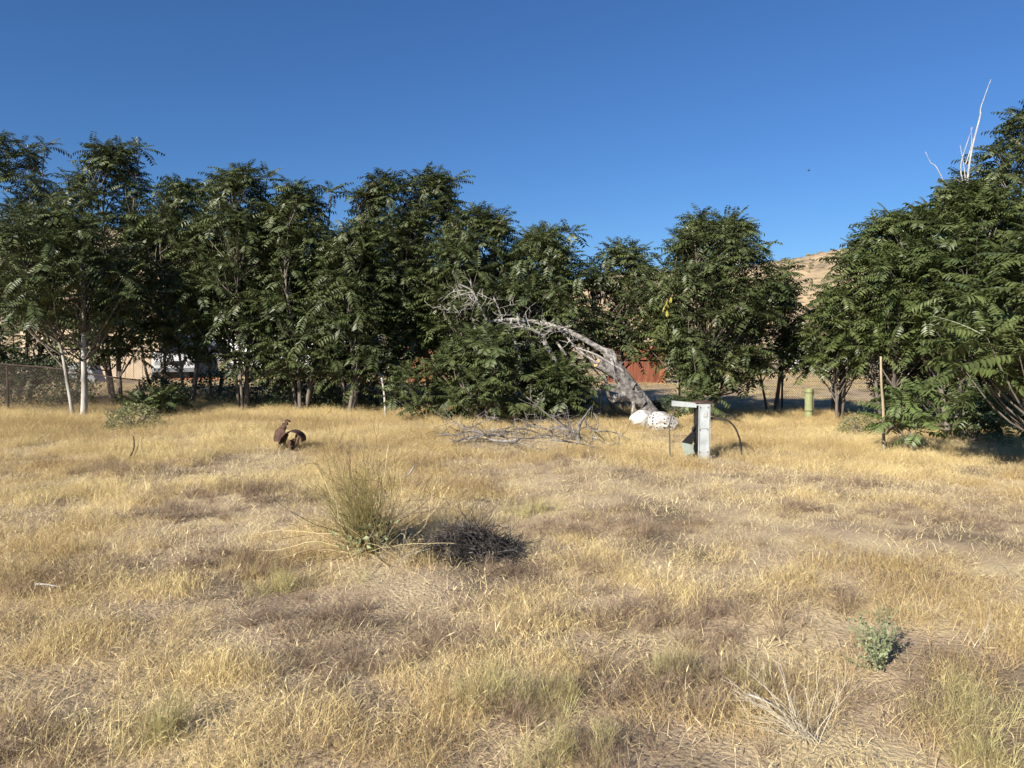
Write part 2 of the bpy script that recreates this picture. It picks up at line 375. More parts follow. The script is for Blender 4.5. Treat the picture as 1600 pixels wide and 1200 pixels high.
x, y, dens, big, th = x[k], y[k], dens[k], big[k], th[k]
hs = (.30 + .52 * np.clip(dens - .2, 0, .6) / .6 + .18 * sstep(8, 13, y)) * rng.uniform(.7, 1.2, len(x)) * (1 - .45 * th)
scl = np.stack([np.full(len(x), 1.0), np.full(len(x), 1.0), hs], -1) * rng.uniform(.85, 1.2, (len(x), 1))
rot = np.stack([rng.normal(0, .09, len(x)), rng.normal(0, .09, len(x)), rng.uniform(0, 6.28, len(x))], -1)
tint = np.clip(.5 + (fbm(x / 1.3, y / 1.3, 61) - .5) * 1.6 + rng.normal(0, .14, len(x)), 0, 1)
scatter('dry_grass', protos, np.stack([x, y, gz(x, y)], -1), rot, scl, tint, [M['grass']], 'tall golden dry grass covering the open field', 'grass')

protos = [blade_clump(rng, 60, .2, .03, .10, .0026, 1.8, .1, .8) for _ in range(5)]
x, y = field(rng, 21000, 1.4, 22)
rot = np.stack([rng.normal(0, .15, len(x)), rng.normal(0, .15, len(x)), rng.uniform(0, 6.28, len(x))], -1)
scl = np.ones((len(x), 3)) * rng.uniform(.7, 1.5, (len(x), 1))
tint = np.clip(.5 + (fbm(x / .9, y / .9, 71) - .5) * 1.8 + rng.normal(0, .18, len(x)), 0, 1)
scatter('grass_thatch', protos, np.stack([x, y, gz(x, y)], -1), rot, scl, tint, [M['thatch']], 'short flattened straw and thatch lying between the tall grass', 'thatch')

protos = [blade_clump(rng, 50, .3, .05, .16, .006, .8, .1, .5) for _ in range(3)]
x, y = field(rng, 7000, 19, 44, .85)
k = rng.random(len(x)) < np.clip(fbm(x / 2.5, y / 2.5, 81) * 2 - .5, .05, 1); x, y = x[k], y[k]
rot = np.stack([x * 0, x * 0, rng.uniform(0, 6.28, len(x))], -1); scl = np.ones((len(x), 3)) * rng.uniform(.8, 1.4, (len(x), 1))
scatter('yard_grass', protos, np.stack([x, y, gz(x, y)], -1), rot, scl, rng.uniform(.2, 1, len(x)), [M['grass']], 'sparse short dry grass in the yard beyond the chain-link fence', 'grass')
WEED = [(430,1050,.35),(580,1035,.33),(330,765,.6),(300,795,.4),(710,745,.5),(655,718,.35),(945,815,.55),(800,880,.22),(1290,928,.3),(1250,790,.3),(1040,1090,.35),(930,965,.4),(60,1180,.35),(980,1190,.25),(1130,1055,.4),(470,965,.35),(400,760,.4),(890,705,.4),(1180,695,.6),(1210,1065,.25),(540,690,.5),(240,880,.5),(700,1000,.3),(1080,960,.5),(1330,740,.5),(1480,800,.5),(150,730,.6),(60,900,.4),(900,880,.35),(820,1110,.25),(1480,1100,.3),(370,860,.45)]
px_, py_, rr = np.array(WEED).T
PX = []; 
for a, b, r in WEED:
    d = CAM_Z * F_PX / (b - HOR + 14); cx = (a - 800) / F_PX * d; n = int(14 * (r / .35) ** 2) + 4
    q = rng.normal(0, r * .55, (n, 2)) * [1.3, .8]; PX.append(q + [cx, d])
x, y = np.concatenate(PX).T
ex, ey = field(rng, 330, 2, 16); x = np.concatenate([x, ex]); y = np.concatenate([y, ey])
protos = [puff(rng, 60, .14, .17, .0012) for _ in range(4)]
rot = np.stack([x * 0, x * 0, rng.uniform(0, 6.28, len(x))], -1)
scl = np.ones((len(x), 3)) * rng.uniform(.6, 1.15, (len(x), 1))
scatter('brown_weeds', protos, np.stack([x, y, gz(x, y)], -1), rot, scl, rng.random(len(x)), [M['weed']], 'fine purplish brown dried weeds growing in patches among the grass', 'weeds')
GW = [(1070,1045,.10),(860,1090,.16),(830,785,.25),(1160,1060,.12),(1500,1100,.2),(1560,1170,.15),(900,1180,.15),(230,1180,.12),(770,1090,.15),(430,900,.25)]
PX = []
for a, b, r in GW:
    d = CAM_Z * F_PX / (b - HOR + 14); n = int(9 * r / .15) + 2
    PX.append(rng.normal(0, r * .6, (n, 2)) + [(a - 800) / F_PX * d, d])
x, y = np.concatenate(PX).T
protos = [puff(rng, 34, .12, .24, .0011, 6) for _ in range(3)]
rot = np.stack([x * 0, x * 0, rng.uniform(0, 6.28, len(x))], -1); scl = np.ones((len(x), 3)) * rng.uniform(.6, 1.1, (len(x), 1))
scatter('green_weeds', protos, np.stack([x, y, gz(x, y)], -1), rot, scl, rng.random(len(x)), [M['greenweed']], 'yellow green feathery weeds in small patches among the dry grass', 'weeds')

# ------------------------------------------------------------------ trees of heaven
def frond(rng, pairs, droop, fold=.5, fine=True):
    mb = MB(); s = np.linspace(0, 1, 6)
    yaw = rng.normal(0, .08)
    def cv(t): return np.array([t * (1 - .12 * droop * t), yaw * t * t, -droop * t * t])
    P = np.array([cv(t) for t in s]); P = P if fine else P[::2]; mb.add(*tube(P, np.linspace(.011, .004, len(P)), 3), .35)
    ts = np.linspace(.2, .98, pairs)
    for t in ts:
        tg = cv(min(t + .02, 1)) - cv(t - .02); tg /= np.linalg.norm(tg)
        L = .235 * (.62 + .5 * math.sin(math.pi * min(1, (t - .1) * .95)))
        for sd in (-1, 1):
            lat = np.array([0, sd, 0.0]); dn = np.cross(tg, lat) * sd
            up = np.cross(lat, tg) * sd
            if up[2] < 0: up = -up
            d = lat * math.cos(.42) + tg * math.sin(.42) - up * (fold * rng.uniform(.4, 1.3)) + rng.normal(0, .09, 3); d /= np.linalg.norm(d)
            wv = np.cross(d, up); wv /= np.linalg.norm(wv); nrm = np.cross(wv, d); l = L * rng.uniform(.85, 1.12); w_ = l * .165
            b = cv(t); tip = b + d * l - up * l * .13
            m1 = b + d * l * .3; m2 = b + d * l * .68 - up * l * .04; u = up * w_ * .35
            V = [b, m1 - wv * w_ + u, m2 - wv * w_ * .8 + u, tip, m2 + wv * w_ * .8 + u, m1 + wv * w_ + u]
            if fine: mb.add(V, [[0, 1, 3], [1, 2, 3], [0, 3, 5], [3, 4, 5]], rng.random())
            else: mb.add([b, b + d * l * .45 - wv * w_ * 1.1 + u, tip, b + d * l * .45 + wv * w_ * 1.1 + u], [[0, 1, 2], [0, 2, 3]], rng.random())
    return mb.arrays()
frng = np.random.default_rng(77)
FR = [frond(frng, frng.integers(8, 12), frng.uniform(.12, .5), frng.uniform(.25, .7)) for _ in range(10)]
FRL = [frond(frng, frng.integers(8, 11), frng.uniform(.12, .5), frng.uniform(.25, .7), False) for _ in range(10)]
def frond_matrix(p, az, el, L, roll):
    X = np.array([math.cos(az) * math.cos(el), math.sin(az) * math.cos(el), math.sin(el)])
    Yv = np.array([-math.sin(az), math.cos(az), 0.0]); Zv = np.cross(X, Yv)
    c, s = math.cos(roll), math.sin(roll); Y2 = Yv * c + Zv * s; Z2 = np.cross(X, Y2)
    return np.stack([X, Y2, Z2], 1) * L
FRM = {}
def leaf_object(k, A, p, material, parent):
    key = (k, material.name)
    if key not in FRM:
        me = tri_mesh('leaf', FR[k][0], FR[k][1]); a = me.attributes.new('shade', 'FLOAT', 'POINT'); a.data.foreach_set('value', FR[k][2].astype(np.float32))
        me.materials.append(material); FRM[key] = me
    o = bpy.data.objects.new('leaf', FRM[key]); C.objects.link(o); o.parent = parent
    mw = Matrix.Identity(4)
    for r_ in range(3):
        for c_ in range(3): mw[r_][c_] = A[r_, c_]
        mw[r_][3] = p[r_] - parent.location[r_]
    o.matrix_local = mw
    return o
def rosette(out, rng, p, n, L, az0=None, spread=1.0):
    a = rng.uniform(0, 6.28)
    for q in range(n):
        az = a + q * 2.4 + rng.normal(0, .2); f = q / max(1, n - 1)
        el = 1.15 - 1.35 * f * spread + rng.normal(0, .15)
        out.append((int(rng.integers(0, len(FR))), frond_matrix(p, az, el, L * rng.uniform(.7, 1.12) * (.75 + .25 * f), rng.normal(0, .2)), np.array(p)))
def tree(label, base, H, rad, zc, tips, seed, stems=1, L=.6, material='leaf', bark='bark', r0=.06, top=(0, 0), singles=0, group=None, stem_spread=.35, paths=None, nf=(8, 12), shape=1.0, name='tree_of_heaven', yellow=None, fine=False, low=0):
    rng = np.random.default_rng(seed)
    b = np.array([base[0], base[1], G(base[0], base[1]) - .05])
    root = empty(name, b); tag(root, label, 'tree', group)
    trunk = MB(); limbs = MB(); axes = []
    for s in range(stems):
        a = s * 2 * math.pi / stems + rng.uniform(0, 1); so = np.array([math.cos(a), math.sin(a), 0]) * (.10 if stems > 1 else 0)
        sp = rad * stem_spread * (1 if stems > 1 else .15)
        Hs = H * (1 if s == 0 else rng.uniform(.72, .92))
        P = [b + so]
        for f in (.25, .5, .75, 1):
            P.append(b + so * (1 + 2 * f) + np.array([math.cos(a) * sp * f + top[0] * f + rng.normal(0, .07), math.sin(a) * sp * f + top[1] * f + rng.normal(0, .07), Hs * f * .97]))
        if paths: P = [np.array(q, float) for q in paths[s % len(paths)]]; P[0][2] = b[2]
        P = smooth_line(P, 16)
        rr = r0 * (1 if s == 0 else rng.uniform(.6, .9))
        trunk.add(*tube(P, rr * np.linspace(1, .16, 16) * np.concatenate([[1.25], np.ones(15)]), 8, .18, rng)); axes.append(P)
    fr = []
    for ax in axes: rosette(fr, rng, ax[-1], 12, L, spread=.85)
    z0 = zc; tips = int(tips * TM) if singles < 300 else tips
    for q in range(tips):
        f = (q + rng.random()) / tips; f = f ** .85
        z = z0 + (H - z0) * f * .97
        prof = math.sin(math.pi * min(.97, .16 + .80 * f ** shape)) ** .75
        az = rng.uniform(0, 6.28) ; lob = .72 + .5 * vnoise(az * 1.3 + seed, z * .9, seed)
        r = rad * prof * float(lob) * rng.uniform(.25, 1) ** .5
        c = np.array([b[0] + top[0] * f, b[1] + top[1] * f])
        tip = np.array([c[0] + math.cos(az) * r, c[1] + math.sin(az) * r, b[2] + z])
        ax = min(axes, key=lambda A: np.min(np.linalg.norm(A[:, :2] - tip[:2], axis=1)))
        zt = max(b[2] + .35 * H * .4, tip[2] - r * .75 - .25)
        j = int(np.argmin(np.abs(ax[:, 2] - zt))); st = ax[j]
        mid = st * .45 + tip * .55 + np.array([0, 0, -.10 * r]) + rng.normal(0, .05, 3)
        P = smooth_line([st, mid, tip], 6)
        limbs.add(*tube(P, np.linspace(.019, .006, 6) * (r0 / .06) ** .5, 4, 0, cap=False))
        rosette(fr, rng, tip, int(rng.integers(*nf)), L * (1.08 - .2 * f))
    to = build_at(trunk, 'trunk', M[bark], root, True)
    lo = build_at(limbs, 'limbs', M['bark'], root, True)
    # the outermost leaves facing the field stand as leaves of their own
    order = sorted(range(len(fr)), key=lambda k: fr[k][2][1] - .3 * rng.random())
    solo = set(order[:singles])
    crown = MB()
    for k, (v, A, p) in enumerate(fr):
        if k in solo: leaf_object(v, A, p, M[material], root)
        else:
            Q = FR if fine else FRL
            crown.add(Q[v][0] @ A.T + p, Q[v][1], np.clip(Q[v][2] * .75 + .25 * rng.random(), 0, 1))
    if crown.n:
        co = build_at(crown, 'crown', M[material], root); co['kind'] = 'stuff'
    if yellow is not None:
        ym = MB()
        for q in range(5):
            k = int(rng.integers(0, 10)); ym.add(FR[k][0] @ frond_matrix(yellow, rng.uniform(0, 6.28), -.9, .15, 0).T + yellow + rng.normal(0, .06, 3) * [1, 1, 2.2], FR[k][1], .5)
        yo = build_at(ym, 'yellowed_leaves', M['leaf_yellow'], root); yo['label'] = 'cluster of bright yellow dying leaves'
    return root
def T(label, px, ptop, d, hw, pbot, tips, seed, **kw):
    bx = (px - 800) / F_PX * d; g = G(bx, d)
    H = CAM_Z + (HOR - ptop) * d / F_PX - g - .25
    zc = max(.3, CAM_Z + (HOR - pbot) * d / F_PX - g)
    return tree(label, (bx, d), H, hw / F_PX * d, zc, tips, seed, **kw)
row = 'trees of heaven along the chain-link fence'
TM = 1.14
back = 'trees of heaven standing behind the chain-link fence'
for lab, px, pt, d, hw, pb_, n, sd in [
    ('low tree of heaven standing before the tan house wall', 35, 410, 17.3, 85, 590, 60, 51),
    ('back-row tree of heaven between the white-trunked tree and the leafy spire', 110, 345, 20.6, 85, 500, 60, 41),
    ('back-row tree of heaven filling the gap above the white van', 245, 325, 20.8, 80, 500, 80, 42),
    ('back-row tree of heaven filling the gap above the trailer nose', 335, 330, 21.0, 75, 520, 80, 43),
    ('back-row tree of heaven filling the gap above the trailer middle', 430, 330, 20.7, 80, 545, 80, 44),
    ('back-row tree of heaven filling the gap left of the stake', 530, 350, 20.9, 80, 570, 84, 45),
    ('back-row tree of heaven behind the glimpsed piece of red fence', 640, 360, 20.8, 75, 530, 74, 46),
    ('back-row tree of heaven behind the pale dead branch tips', 735, 400, 20.8, 85, 560, 80, 47),
    ('back-row tree of heaven behind the fallen crown', 830, 430, 20.9, 70, 570, 60, 48),
    ('back-row tree of heaven in the hollow behind the bare stake', 1440, 400, 17.6, 100, 640, 90, 49),
    ('back-row tree of heaven in the hollow under the tallest top', 1580, 400, 16.8, 110, 640, 90, 50)]:
    T(lab, px, pt, d, hw, pb_, n, sd, group=back, stems=2)
T('tall dark tree of heaven rising behind the white-trunked tree', 22, 198, 19.2, 88, 500, 100, 1, group=row, stems=2)
pa = [at(112, 655, 14.9), at(105, 600, 14.9), at(94, 535, 14.9), at(70, 500, 14.8), at(50, 420, 14.7), at(45, 345, 14.7)]
pb = [at(128, 660, 14.8), at(131, 600, 14.8), at(131, 545, 14.8), at(134, 470, 14.9), at(130, 390, 14.9), at(120, 335, 15)]
T('tree of heaven with two pale white trunks beside the sagging mesh fence', 100, 315, 14.8, 112, 500, 92, 2, group=row, stems=2, bark='bark_white', r0=.068, paths=[pb, pa], singles=40, L=.58)
T('tall tree of heaven with a leafy spire, between tan house and white van', 180, 206, 17.2, 84, 560, 120, 3, group=row, stems=3, shape=1.3)
T('slender tree of heaven directly before the white van', 292, 264, 17.0, 62, 560, 82, 4, group=row, stems=2)
T('broad tree of heaven before the raised nose of the white trailer', 378, 244, 16.8, 84, 570, 125, 5, group=row, stems=3)
T('tree of heaven before the rear half of the white trailer', 470, 268, 16.6, 70, 590, 112, 6, group=row, stems=3)
T('leaning tree of heaven left of the pale leaning stake', 545, 335, 16.4, 62, 590, 90, 7, group=row, stems=3)
T('tall tree of heaven standing right behind the pale leaning stake', 604, 254, 17.2, 68, 580, 110, 8, group=row, stems=2)
T('tall tree of heaven before the glimpsed piece of red fence', 676, 250, 17.6, 66, 540, 104, 9, group=row, stems=2)
T('tree of heaven tangled with the pale dead branch tips', 748, 310, 16.9, 82, 560, 120, 10, group=row, stems=2)
T('tree of heaven standing over the crown of the fallen tree', 848, 338, 17.0, 70, 560, 100, 11, group=row, stems=2)
T('low leafy tree of heaven sweeping down to the grass behind the brush pile', 760, 500, 15.3, 92, 632, 60, 12, group=row, stems=4, singles=70, L=.66, nf=(7, 10), fine=True)
T('short leafy tree of heaven growing beneath the fallen trunk', 868, 550, 15.4, 58, 636, 30, 13, group=row, stems=3, singles=40, L=.62, fine=True)
T('open tree of heaven behind the fallen trunk, hill showing through', 968, 366, 17.8, 74, 550, 78, 14, group=row, stems=2)
T('full pointed tree of heaven behind the broken metal pedestal', 1105, 318, 16.6, 116, 595, 190, 15, group=row, stems=3, r0=.075, yellow=at(1043, 478, 15.2))
T('small dark tree of heaven before the foot of the hill', 1208, 424, 18.0, 52, 570, 48, 16, group=row, stems=2)
T('thin light green tree of heaven by the two weathered posts', 1312, 442, 16.9, 70, 575, 70, 17, group=row, stems=2, material='leaf_light')
right = 'trees of heaven at the right side of the field'
T('dense tree of heaven behind the tall bare stake', 1392, 315, 14.8, 92, 555, 120, 18, group=right, stems=3, material='leaf_light')
T('dense tree of heaven below the bare white snag', 1495, 272, 13.8, 108, 540, 140, 19, group=right, stems=3, material='leaf_light', r0=.07, fine=True)
T('tallest tree of heaven, its dark top rising beside the snag', 1605, 148, 15.5, 100, 450, 110, 20, group=right, stems=2, r0=.09)
T('tree of heaven with large arching leaves reaching over the shaded grass', 1690, 325, 8.8, 190, 610, 100, 21, group=right, stems=3, material='leaf_light', L=.68, singles=140, r0=.06, fine=True)
spr = 'young trees of heaven sprouting by the fence'
T('young tree of heaven sapling beside the tall bare stake', 1432, 580, 11.1, 33, 676, 9, 22, group=spr, singles=400, L=.53, r0=.017, nf=(7, 9), material='leaf_young')
T('small tree of heaven sprout behind the pedestal', 1092, 588, 15.2, 28, 640, 7, 23, group=spr, singles=400, L=.55, r0=.015, nf=(6, 8))
T('tree of heaven sprout right of the pale leaning stake', 642, 560, 15.4, 34, 638, 10, 24, group=spr, singles=400, L=.55, r0=.015, nf=(6, 8))
T('low dark tree of heaven sprout above the grey-green shrub', 250, 600, 14.9, 42, 655, 11, 25, group=spr, singles=400, L=.55, r0=.015, nf=(6, 8))
T('drooping tree of heaven sprout at the foot of the dense trees', 1540, 590, 12.6, 55, 672, 15, 26, group=spr, singles=400, L=.58, r0=.02, nf=(6, 9), material='leaf_light')

# bare snag above the right-hand trees
sn = at(1500, 640, 14.4); sn[2] = G(sn[0], sn[1]) - .05
root = empty('dead_snag', sn); tag(root, 'bare white dead snag poking out above the dense trees', 'dead tree')
rng = np.random.default_rng(8); mb = MB()
main = [sn] + [at(*q, 14.4) for q in [(1500, 500), (1500, 380), (1502, 290), (1507, 240), (1518, 190), (1519, 175), (1533, 133)]]
mb.add(*tube(smooth_line(main, 24), np.linspace(.036, .004, 24), 7, .15, rng)); build_at(mb, 'trunk', M['dead_pale'], root, True)
for pts in [[(1500, 300), (1496, 265), (1500, 230), (1505, 205)], [(1502, 265), (1505, 235), (1503, 210)], [(1497, 295), (1492, 265), (1488, 235)], [(1499, 300), (1490, 283), (1486, 276)], [(1480, 330), (1462, 290), (1455, 268), (1445, 258), (1437, 240)]]:
    mb = MB(); P = smooth_line([at(*q, 14.4) + rng.normal(0, .03, 3) for q in pts], 9); P[0] = P[0]
    mb.add(*tube(P, np.linspace(.014, .003, 9), 5, .2, rng)); build_at(mb, 'branch', M['dead_pale'], root, True)

# ------------------------------------------------------------------ fallen dead tree
fb = at(1016, 646, 15.9); fb[2] = G(fb[0], fb[1]) - .08
root = empty('fallen_tree', fb); tag(root, 'fallen grey dead tree with sawn limbs leaning into the green trees', 'dead tree')
rng = np.random.default_rng(4)
def limb(name, pts, r, n=10, k=18, m='dead', jit=.22, parent=root):
    mb = MB(); P = smooth_line([at(*q) for q in pts], k)
    mb.add(*tube(P, np.interp(np.linspace(0, 1, k), np.linspace(0, 1, len(r)), r), n, jit, rng)); return build_at(mb, name, M[m], parent, False)
limb('trunk', [(1020, 652, 15.9), (1002, 628, 15.9), (984, 602, 15.95), (966, 578, 16), (952, 558, 16.05), (946, 549, 16.05)], [.185, .17, .155, .135, .11, .07], 18, 40)
limb('main_branch', [(962, 574, 15.98), (956, 552, 16), (940, 546, 16.05), (912, 530, 16.1), (885, 516, 16.2), (858, 508, 16.3)], [.075, .066, .058, .052, .045, .032], 12, 26)
limb('sawn_limb', [(985, 606, 15.85), (962, 585, 15.75), (934, 568, 15.6)], [.15, .125, .11], 14, 14)
c = at(933.0, 567.3, 15.59); a = at(934, 568, 15.6) - at(962, 585, 15.75); a /= np.linalg.norm(a)
mb = MB(); mb.add(*tube([c, c + a * .012], [.102, .10], 14)); build_at(mb, 'sawn_face', M['cut'], root)
limb('broken_limb', [(998, 622, 15.8), (972, 610, 15.7), (940, 603, 15.6)], [.12, .09, .065], 9, 10)
limb('broken_limb', [(1004, 630, 15.75), (980, 620, 15.6), (958, 624, 15.45)], [.11, .09, .07], 9, 8)
limb('prop_branch', [(988, 618, 15.7), (990, 632, 15.6), (988, 650, 15.55)], [.05, .04, .03], 6, 6)
limb('prop_branch', [(940, 604, 15.6), (938, 625, 15.6), (937, 648, 15.6)], [.03, .03, .025], 6, 6)
limb('branch', [(890, 519, 16.2), (845, 505, 16.2), (800, 500, 16.1), (762, 503, 15.9)], [.07, .055, .045, .02], 8, 16, 'dead_pale')
limb('branch', [(870, 512, 16.2), (850, 525, 15.9), (858, 548, 15.7), (876, 576, 15.5)], [.05, .05, .05, .035], 8, 14)
limb('branch', [(850, 525, 15.9), (830, 515, 15.8), (812, 508, 15.8), (808, 490, 15.8)], [.04, .03, .025, .015], 6, 12, 'dead_pale')
limb('branch', [(880, 520, 16.1), (905, 548, 15.7), (935, 568, 15.5)], [.02, .025, .03], 6, 10)
limb('branch', [(955, 560, 15.9), (968, 600, 15.7), (975, 618, 15.6)], [.03, .02, .015], 5, 10, 'dead_pale')
limb('branch', [(966, 575, 15.9), (935, 556, 15.8), (915, 548, 15.8), (893, 540, 15.8)], [.03, .022, .018, .01], 5, 12, 'dead_pale')
limb('branch', [(870, 535, 15.9), (885, 555, 15.7)], [.03, .025], 6, 6)
limb('branch', [(785, 500, 16), (778, 480, 15.9), (772, 465, 15.8), (776, 455, 15.8)], [.03, .022, .016, .01], 5, 10, 'dead_pale')
limb('branch', [(800, 500, 16), (795, 520, 15.6), (805, 535, 15.4), (812, 560, 15.3)], [.03, .03, .03, .02], 6, 10, 'dead_pale')
limb('branch', [(762, 503, 15.9), (748, 475, 15.8), (738, 455, 15.7), (718, 445, 15.6)], [.03, .03, .026, .012], 6, 12, 'dead_pale')
tw = MB()
def twigs(px, py, d, n, L, g=0.0, up=.2):
    for _ in range(n):
        p = at(px + rng.normal(0, 6), py + rng.normal(0, 5), d + rng.normal(0, .15)); dr = rng.normal(0, 1, 3) * [1, .6, .7] + [-.5, -.2, up]
        P = walk(p, dr, L * rng.uniform(.5, 1.2), 7, .28, rng, g); tw.add(*tube(P, np.linspace(.0065, .002, 7), 3))
        for _k in range(3):
            q = P[rng.integers(2, 6)]; P2 = walk(q, rng.normal(0, 1, 3), L * rng.uniform(.2, .45), 5, .3, rng, g); tw.add(*tube(P2, np.linspace(.005, .002, 5), 3))
for a in [(735, 460, 15.3, 13, .8, -.1), (700, 480, 15.3, 5, .5), (820, 510, 15.6, 8, .8, -.05), (860, 515, 15.7, 8, .9, -.06), (900, 530, 15.7, 4, .7), (955, 575, 15.6, 5, .7, -.1), (840, 540, 15.5, 4, .7), (780, 490, 15.5, 5, .6)]:
    twigs(*a)
o = build_at(tw, 'twigs', M['dead_pale'], root); o['kind'] = 'stuff'

# ------------------------------------------------------------------ brush pile on the grass
bp = at(840, 680, 13.3); bp[2] = G(bp[0], bp[1])
root = empty('brush_pile', bp); tag(root, 'long low pile of grey dead branches lying in the golden grass', 'brush pile')
rng = np.random.default_rng(14)
def ground_pt(px, py, h=0.0, d=None):
    d = CAM_Z * F_PX / (py - HOR)
    for _ in range(4): d = (CAM_Z - G((px - 800) / F_PX * d, d) - h) * F_PX / (py - HOR)
    q = at(px, py, d); return q
tw = MB()
for k in range(22):
    x0 = rng.uniform(720, 930); p = ground_pt(x0, rng.uniform(668, 690), rng.uniform(.08, .26)); dr = np.array([rng.choice([-1, 1]) * rng.uniform(.5, 1), rng.normal(0, .25), rng.normal(.06, .16)])
    L = rng.uniform(.5, 1.2); P = walk(p, dr, L, 9, .16, rng, -.035); P[:, 2] = np.maximum(P[:, 2], gz(P[:, 0], P[:, 1]) + .05)
    mb = MB(); mb.add(*tube(P, np.linspace(rng.uniform(.010, .026), .004, 9), 6, .2, rng)); build_at(mb, 'branch', M['twig'] if rng.random() < .55 else M['dead'], root, True)
    for _ in range(9):
        q = P[rng.integers(2, 8)]; P2 = walk(q, dr * .4 + rng.normal(0, .6, 3) + [0, 0, .2], rng.uniform(.2, .6), 6, .3, rng, -.03); tw.add(*tube(P2, np.linspace(.007, .003, 6), 3))
for pts, r in [([(912, 655, .3), (925, 672, .28), (960, 676, .2), (985, 688, .1)], .018), ([(905, 692, .1), (905, 668, .3), (915, 650, .42), (925, 635, .55)], .03), ([(925, 690, .1), (935, 665, .3), (928, 645, .5)], .014)]:
    mb = MB(); mb.add(*tube(smooth_line([ground_pt(*q) for q in pts], 12), np.linspace(r, r * .35, 12), 6, .2, rng)); build_at(mb, 'branch', M['dead'], root, True)
o = build_at(tw, 'twigs', M['twig'], root); o['kind'] = 'stuff'

# ------------------------------------------------------------------ white boulders
def boulder(px, py, wpx, hpx, seed, m, label, rz=0):
    b = ground_pt(px, py); s = wpx / F_PX * b[1] / 2; h = hpx / F_PX * b[1]
    import bmesh
    bm = bmesh.new(); bmesh.ops.create_icosphere(bm, subdivisions=5, radius=1); r = np.random.default_rng(seed)
    cuts = [(Vector(r.normal(0, 1, 3)).normalized(), r.uniform(.74, .95)) for _ in range(14)]
    for v in bm.verts:
        n = v.co.normalized(); k = 1 + .42 * (float(vnoise(n.x * 1.6 + seed, n.y * 1.6 + n.z, seed)) - .5) + .18 * (float(vnoise(n.x * 4 + 3, n.z * 4 + n.y * 2, seed)) - .5)
        k *= 1 - .12 * max(0, abs(n.x + n.z * .5) - .75)
        for u_, o_ in cuts:
            dt = n.dot(u_) * k
            if dt > o_: k *= o_ / dt
        v.co = Vector((n.x * s * k * 1.05, n.y * s * .85 * k, n.z * h * .56 * k + h * .42))
    me = bpy.data.meshes.new('boulder'); bm.to_mesh(me); bm.free()
    for p in me.polygons: p.use_smooth = True
    me.materials.append(m); o = bpy.data.objects.new('boulder', me); C.objects.link(o); o.location = b; o.rotation_euler.z = rz
    tag(o, label, 'boulder'); return o
boulder(1033, 674, 48, 33, 3, M['boulder_spots'], 'white boulder peppered with black spots beside the pedestal')
boulder(1006, 668, 46, 29, 6, M['boulder'], 'plain white boulder at the foot of the fallen trunk', .5)

# ------------------------------------------------------------------ rusted metal farm scrap
b = ground_pt(452, 704); root = empty('rusted_implement', b); tag(root, 'rusted farm implement with curved guard half sunk in the grass', 'farm implement')
k = b[1] / F_PX
def rp(px, py, dy=0.0): return np.array([(px - 452) * k, dy, (704 - py) * k])
mb = MB(); arc = smooth_line([rp(436, 704), rp(437, 690), rp(443, 680), rp(453, 673), rp(464, 675), rp(472, 682), rp(473, 690)], 20)
mid = rp(454, 690)
for j in range(19):
    for y0 in (-.13,):
        a, c_ = arc[j], arc[j + 1]; ia, ic = a + (mid - a) * .07, c_ + (mid - c_) * .07
        V = [a + [0, -.13, 0], c_ + [0, -.13, 0], c_ + [0, .13, 0], a + [0, .13, 0], ia + [0, -.13, 0], ic + [0, -.13, 0], ic + [0, .13, 0], ia + [0, .13, 0]]
        mb.add(V, [[0,1,2],[0,2,3],[4,6,5],[4,7,6],[0,5,1],[0,4,5],[3,2,6],[3,6,7]])
mb.build('guard', M['rust'], root)
for x_ in (447, 462, 467):
    mb = MB(); mb.add(*tube([rp(x_, 679, .02), rp(x_ - 3, 690, -.02), rp(x_ - 5, 706, -.03)], [.022, .018, .014], 5)); mb.build('tine', M['rust'], root)
mb = MB(); mb.add(*prism([tuple(rp(x_, y_)[[0, 2]]) for x_, y_ in [(427, 684), (430, 672), (437, 667), (444, 671), (446, 679), (439, 690), (428, 690)]], -.06, -.035)); mb.build('plate', M['rust'], root)
mb = MB(); mb.add(*prism([tuple(rp(x_, y_)[[0, 2]]) for x_, y_ in [(433, 669), (438, 667), (441, 661), (447, 660), (449, 664), (444, 667), (441, 674), (435, 675)]], -.03, .02)); mb.build('bracket', M['rust'], root)
mb = MB(); mb.add(*tube(smooth_line([rp(440, 674), rp(443, 665), rp(447, 660)], 8), [.02] * 8, 6)); mb.add(*prism([tuple(rp(x_, y_)[[0, 2]]) for x_, y_ in [(443, 657), (446, 655.5), (450, 657), (453, 659.5), (450, 660), (446, 661)]], -.035, .03)); mb.build('lever', M['rust'], root)
mb = MB(); mb.add(*tube([rp(440, 674), rp(444, 672), rp(446, 667)], [.012] * 3, 5)); mb.build('hook', M['rust'], root)
mb = MB(); mb.add(*tube([rp(454, 690, -.14), rp(454, 690, .14)], [.03, .03], 8)); mb.add(*box(rp(454, 698), (.03, .2, .2))); mb.build('axle', M['rust'], root)

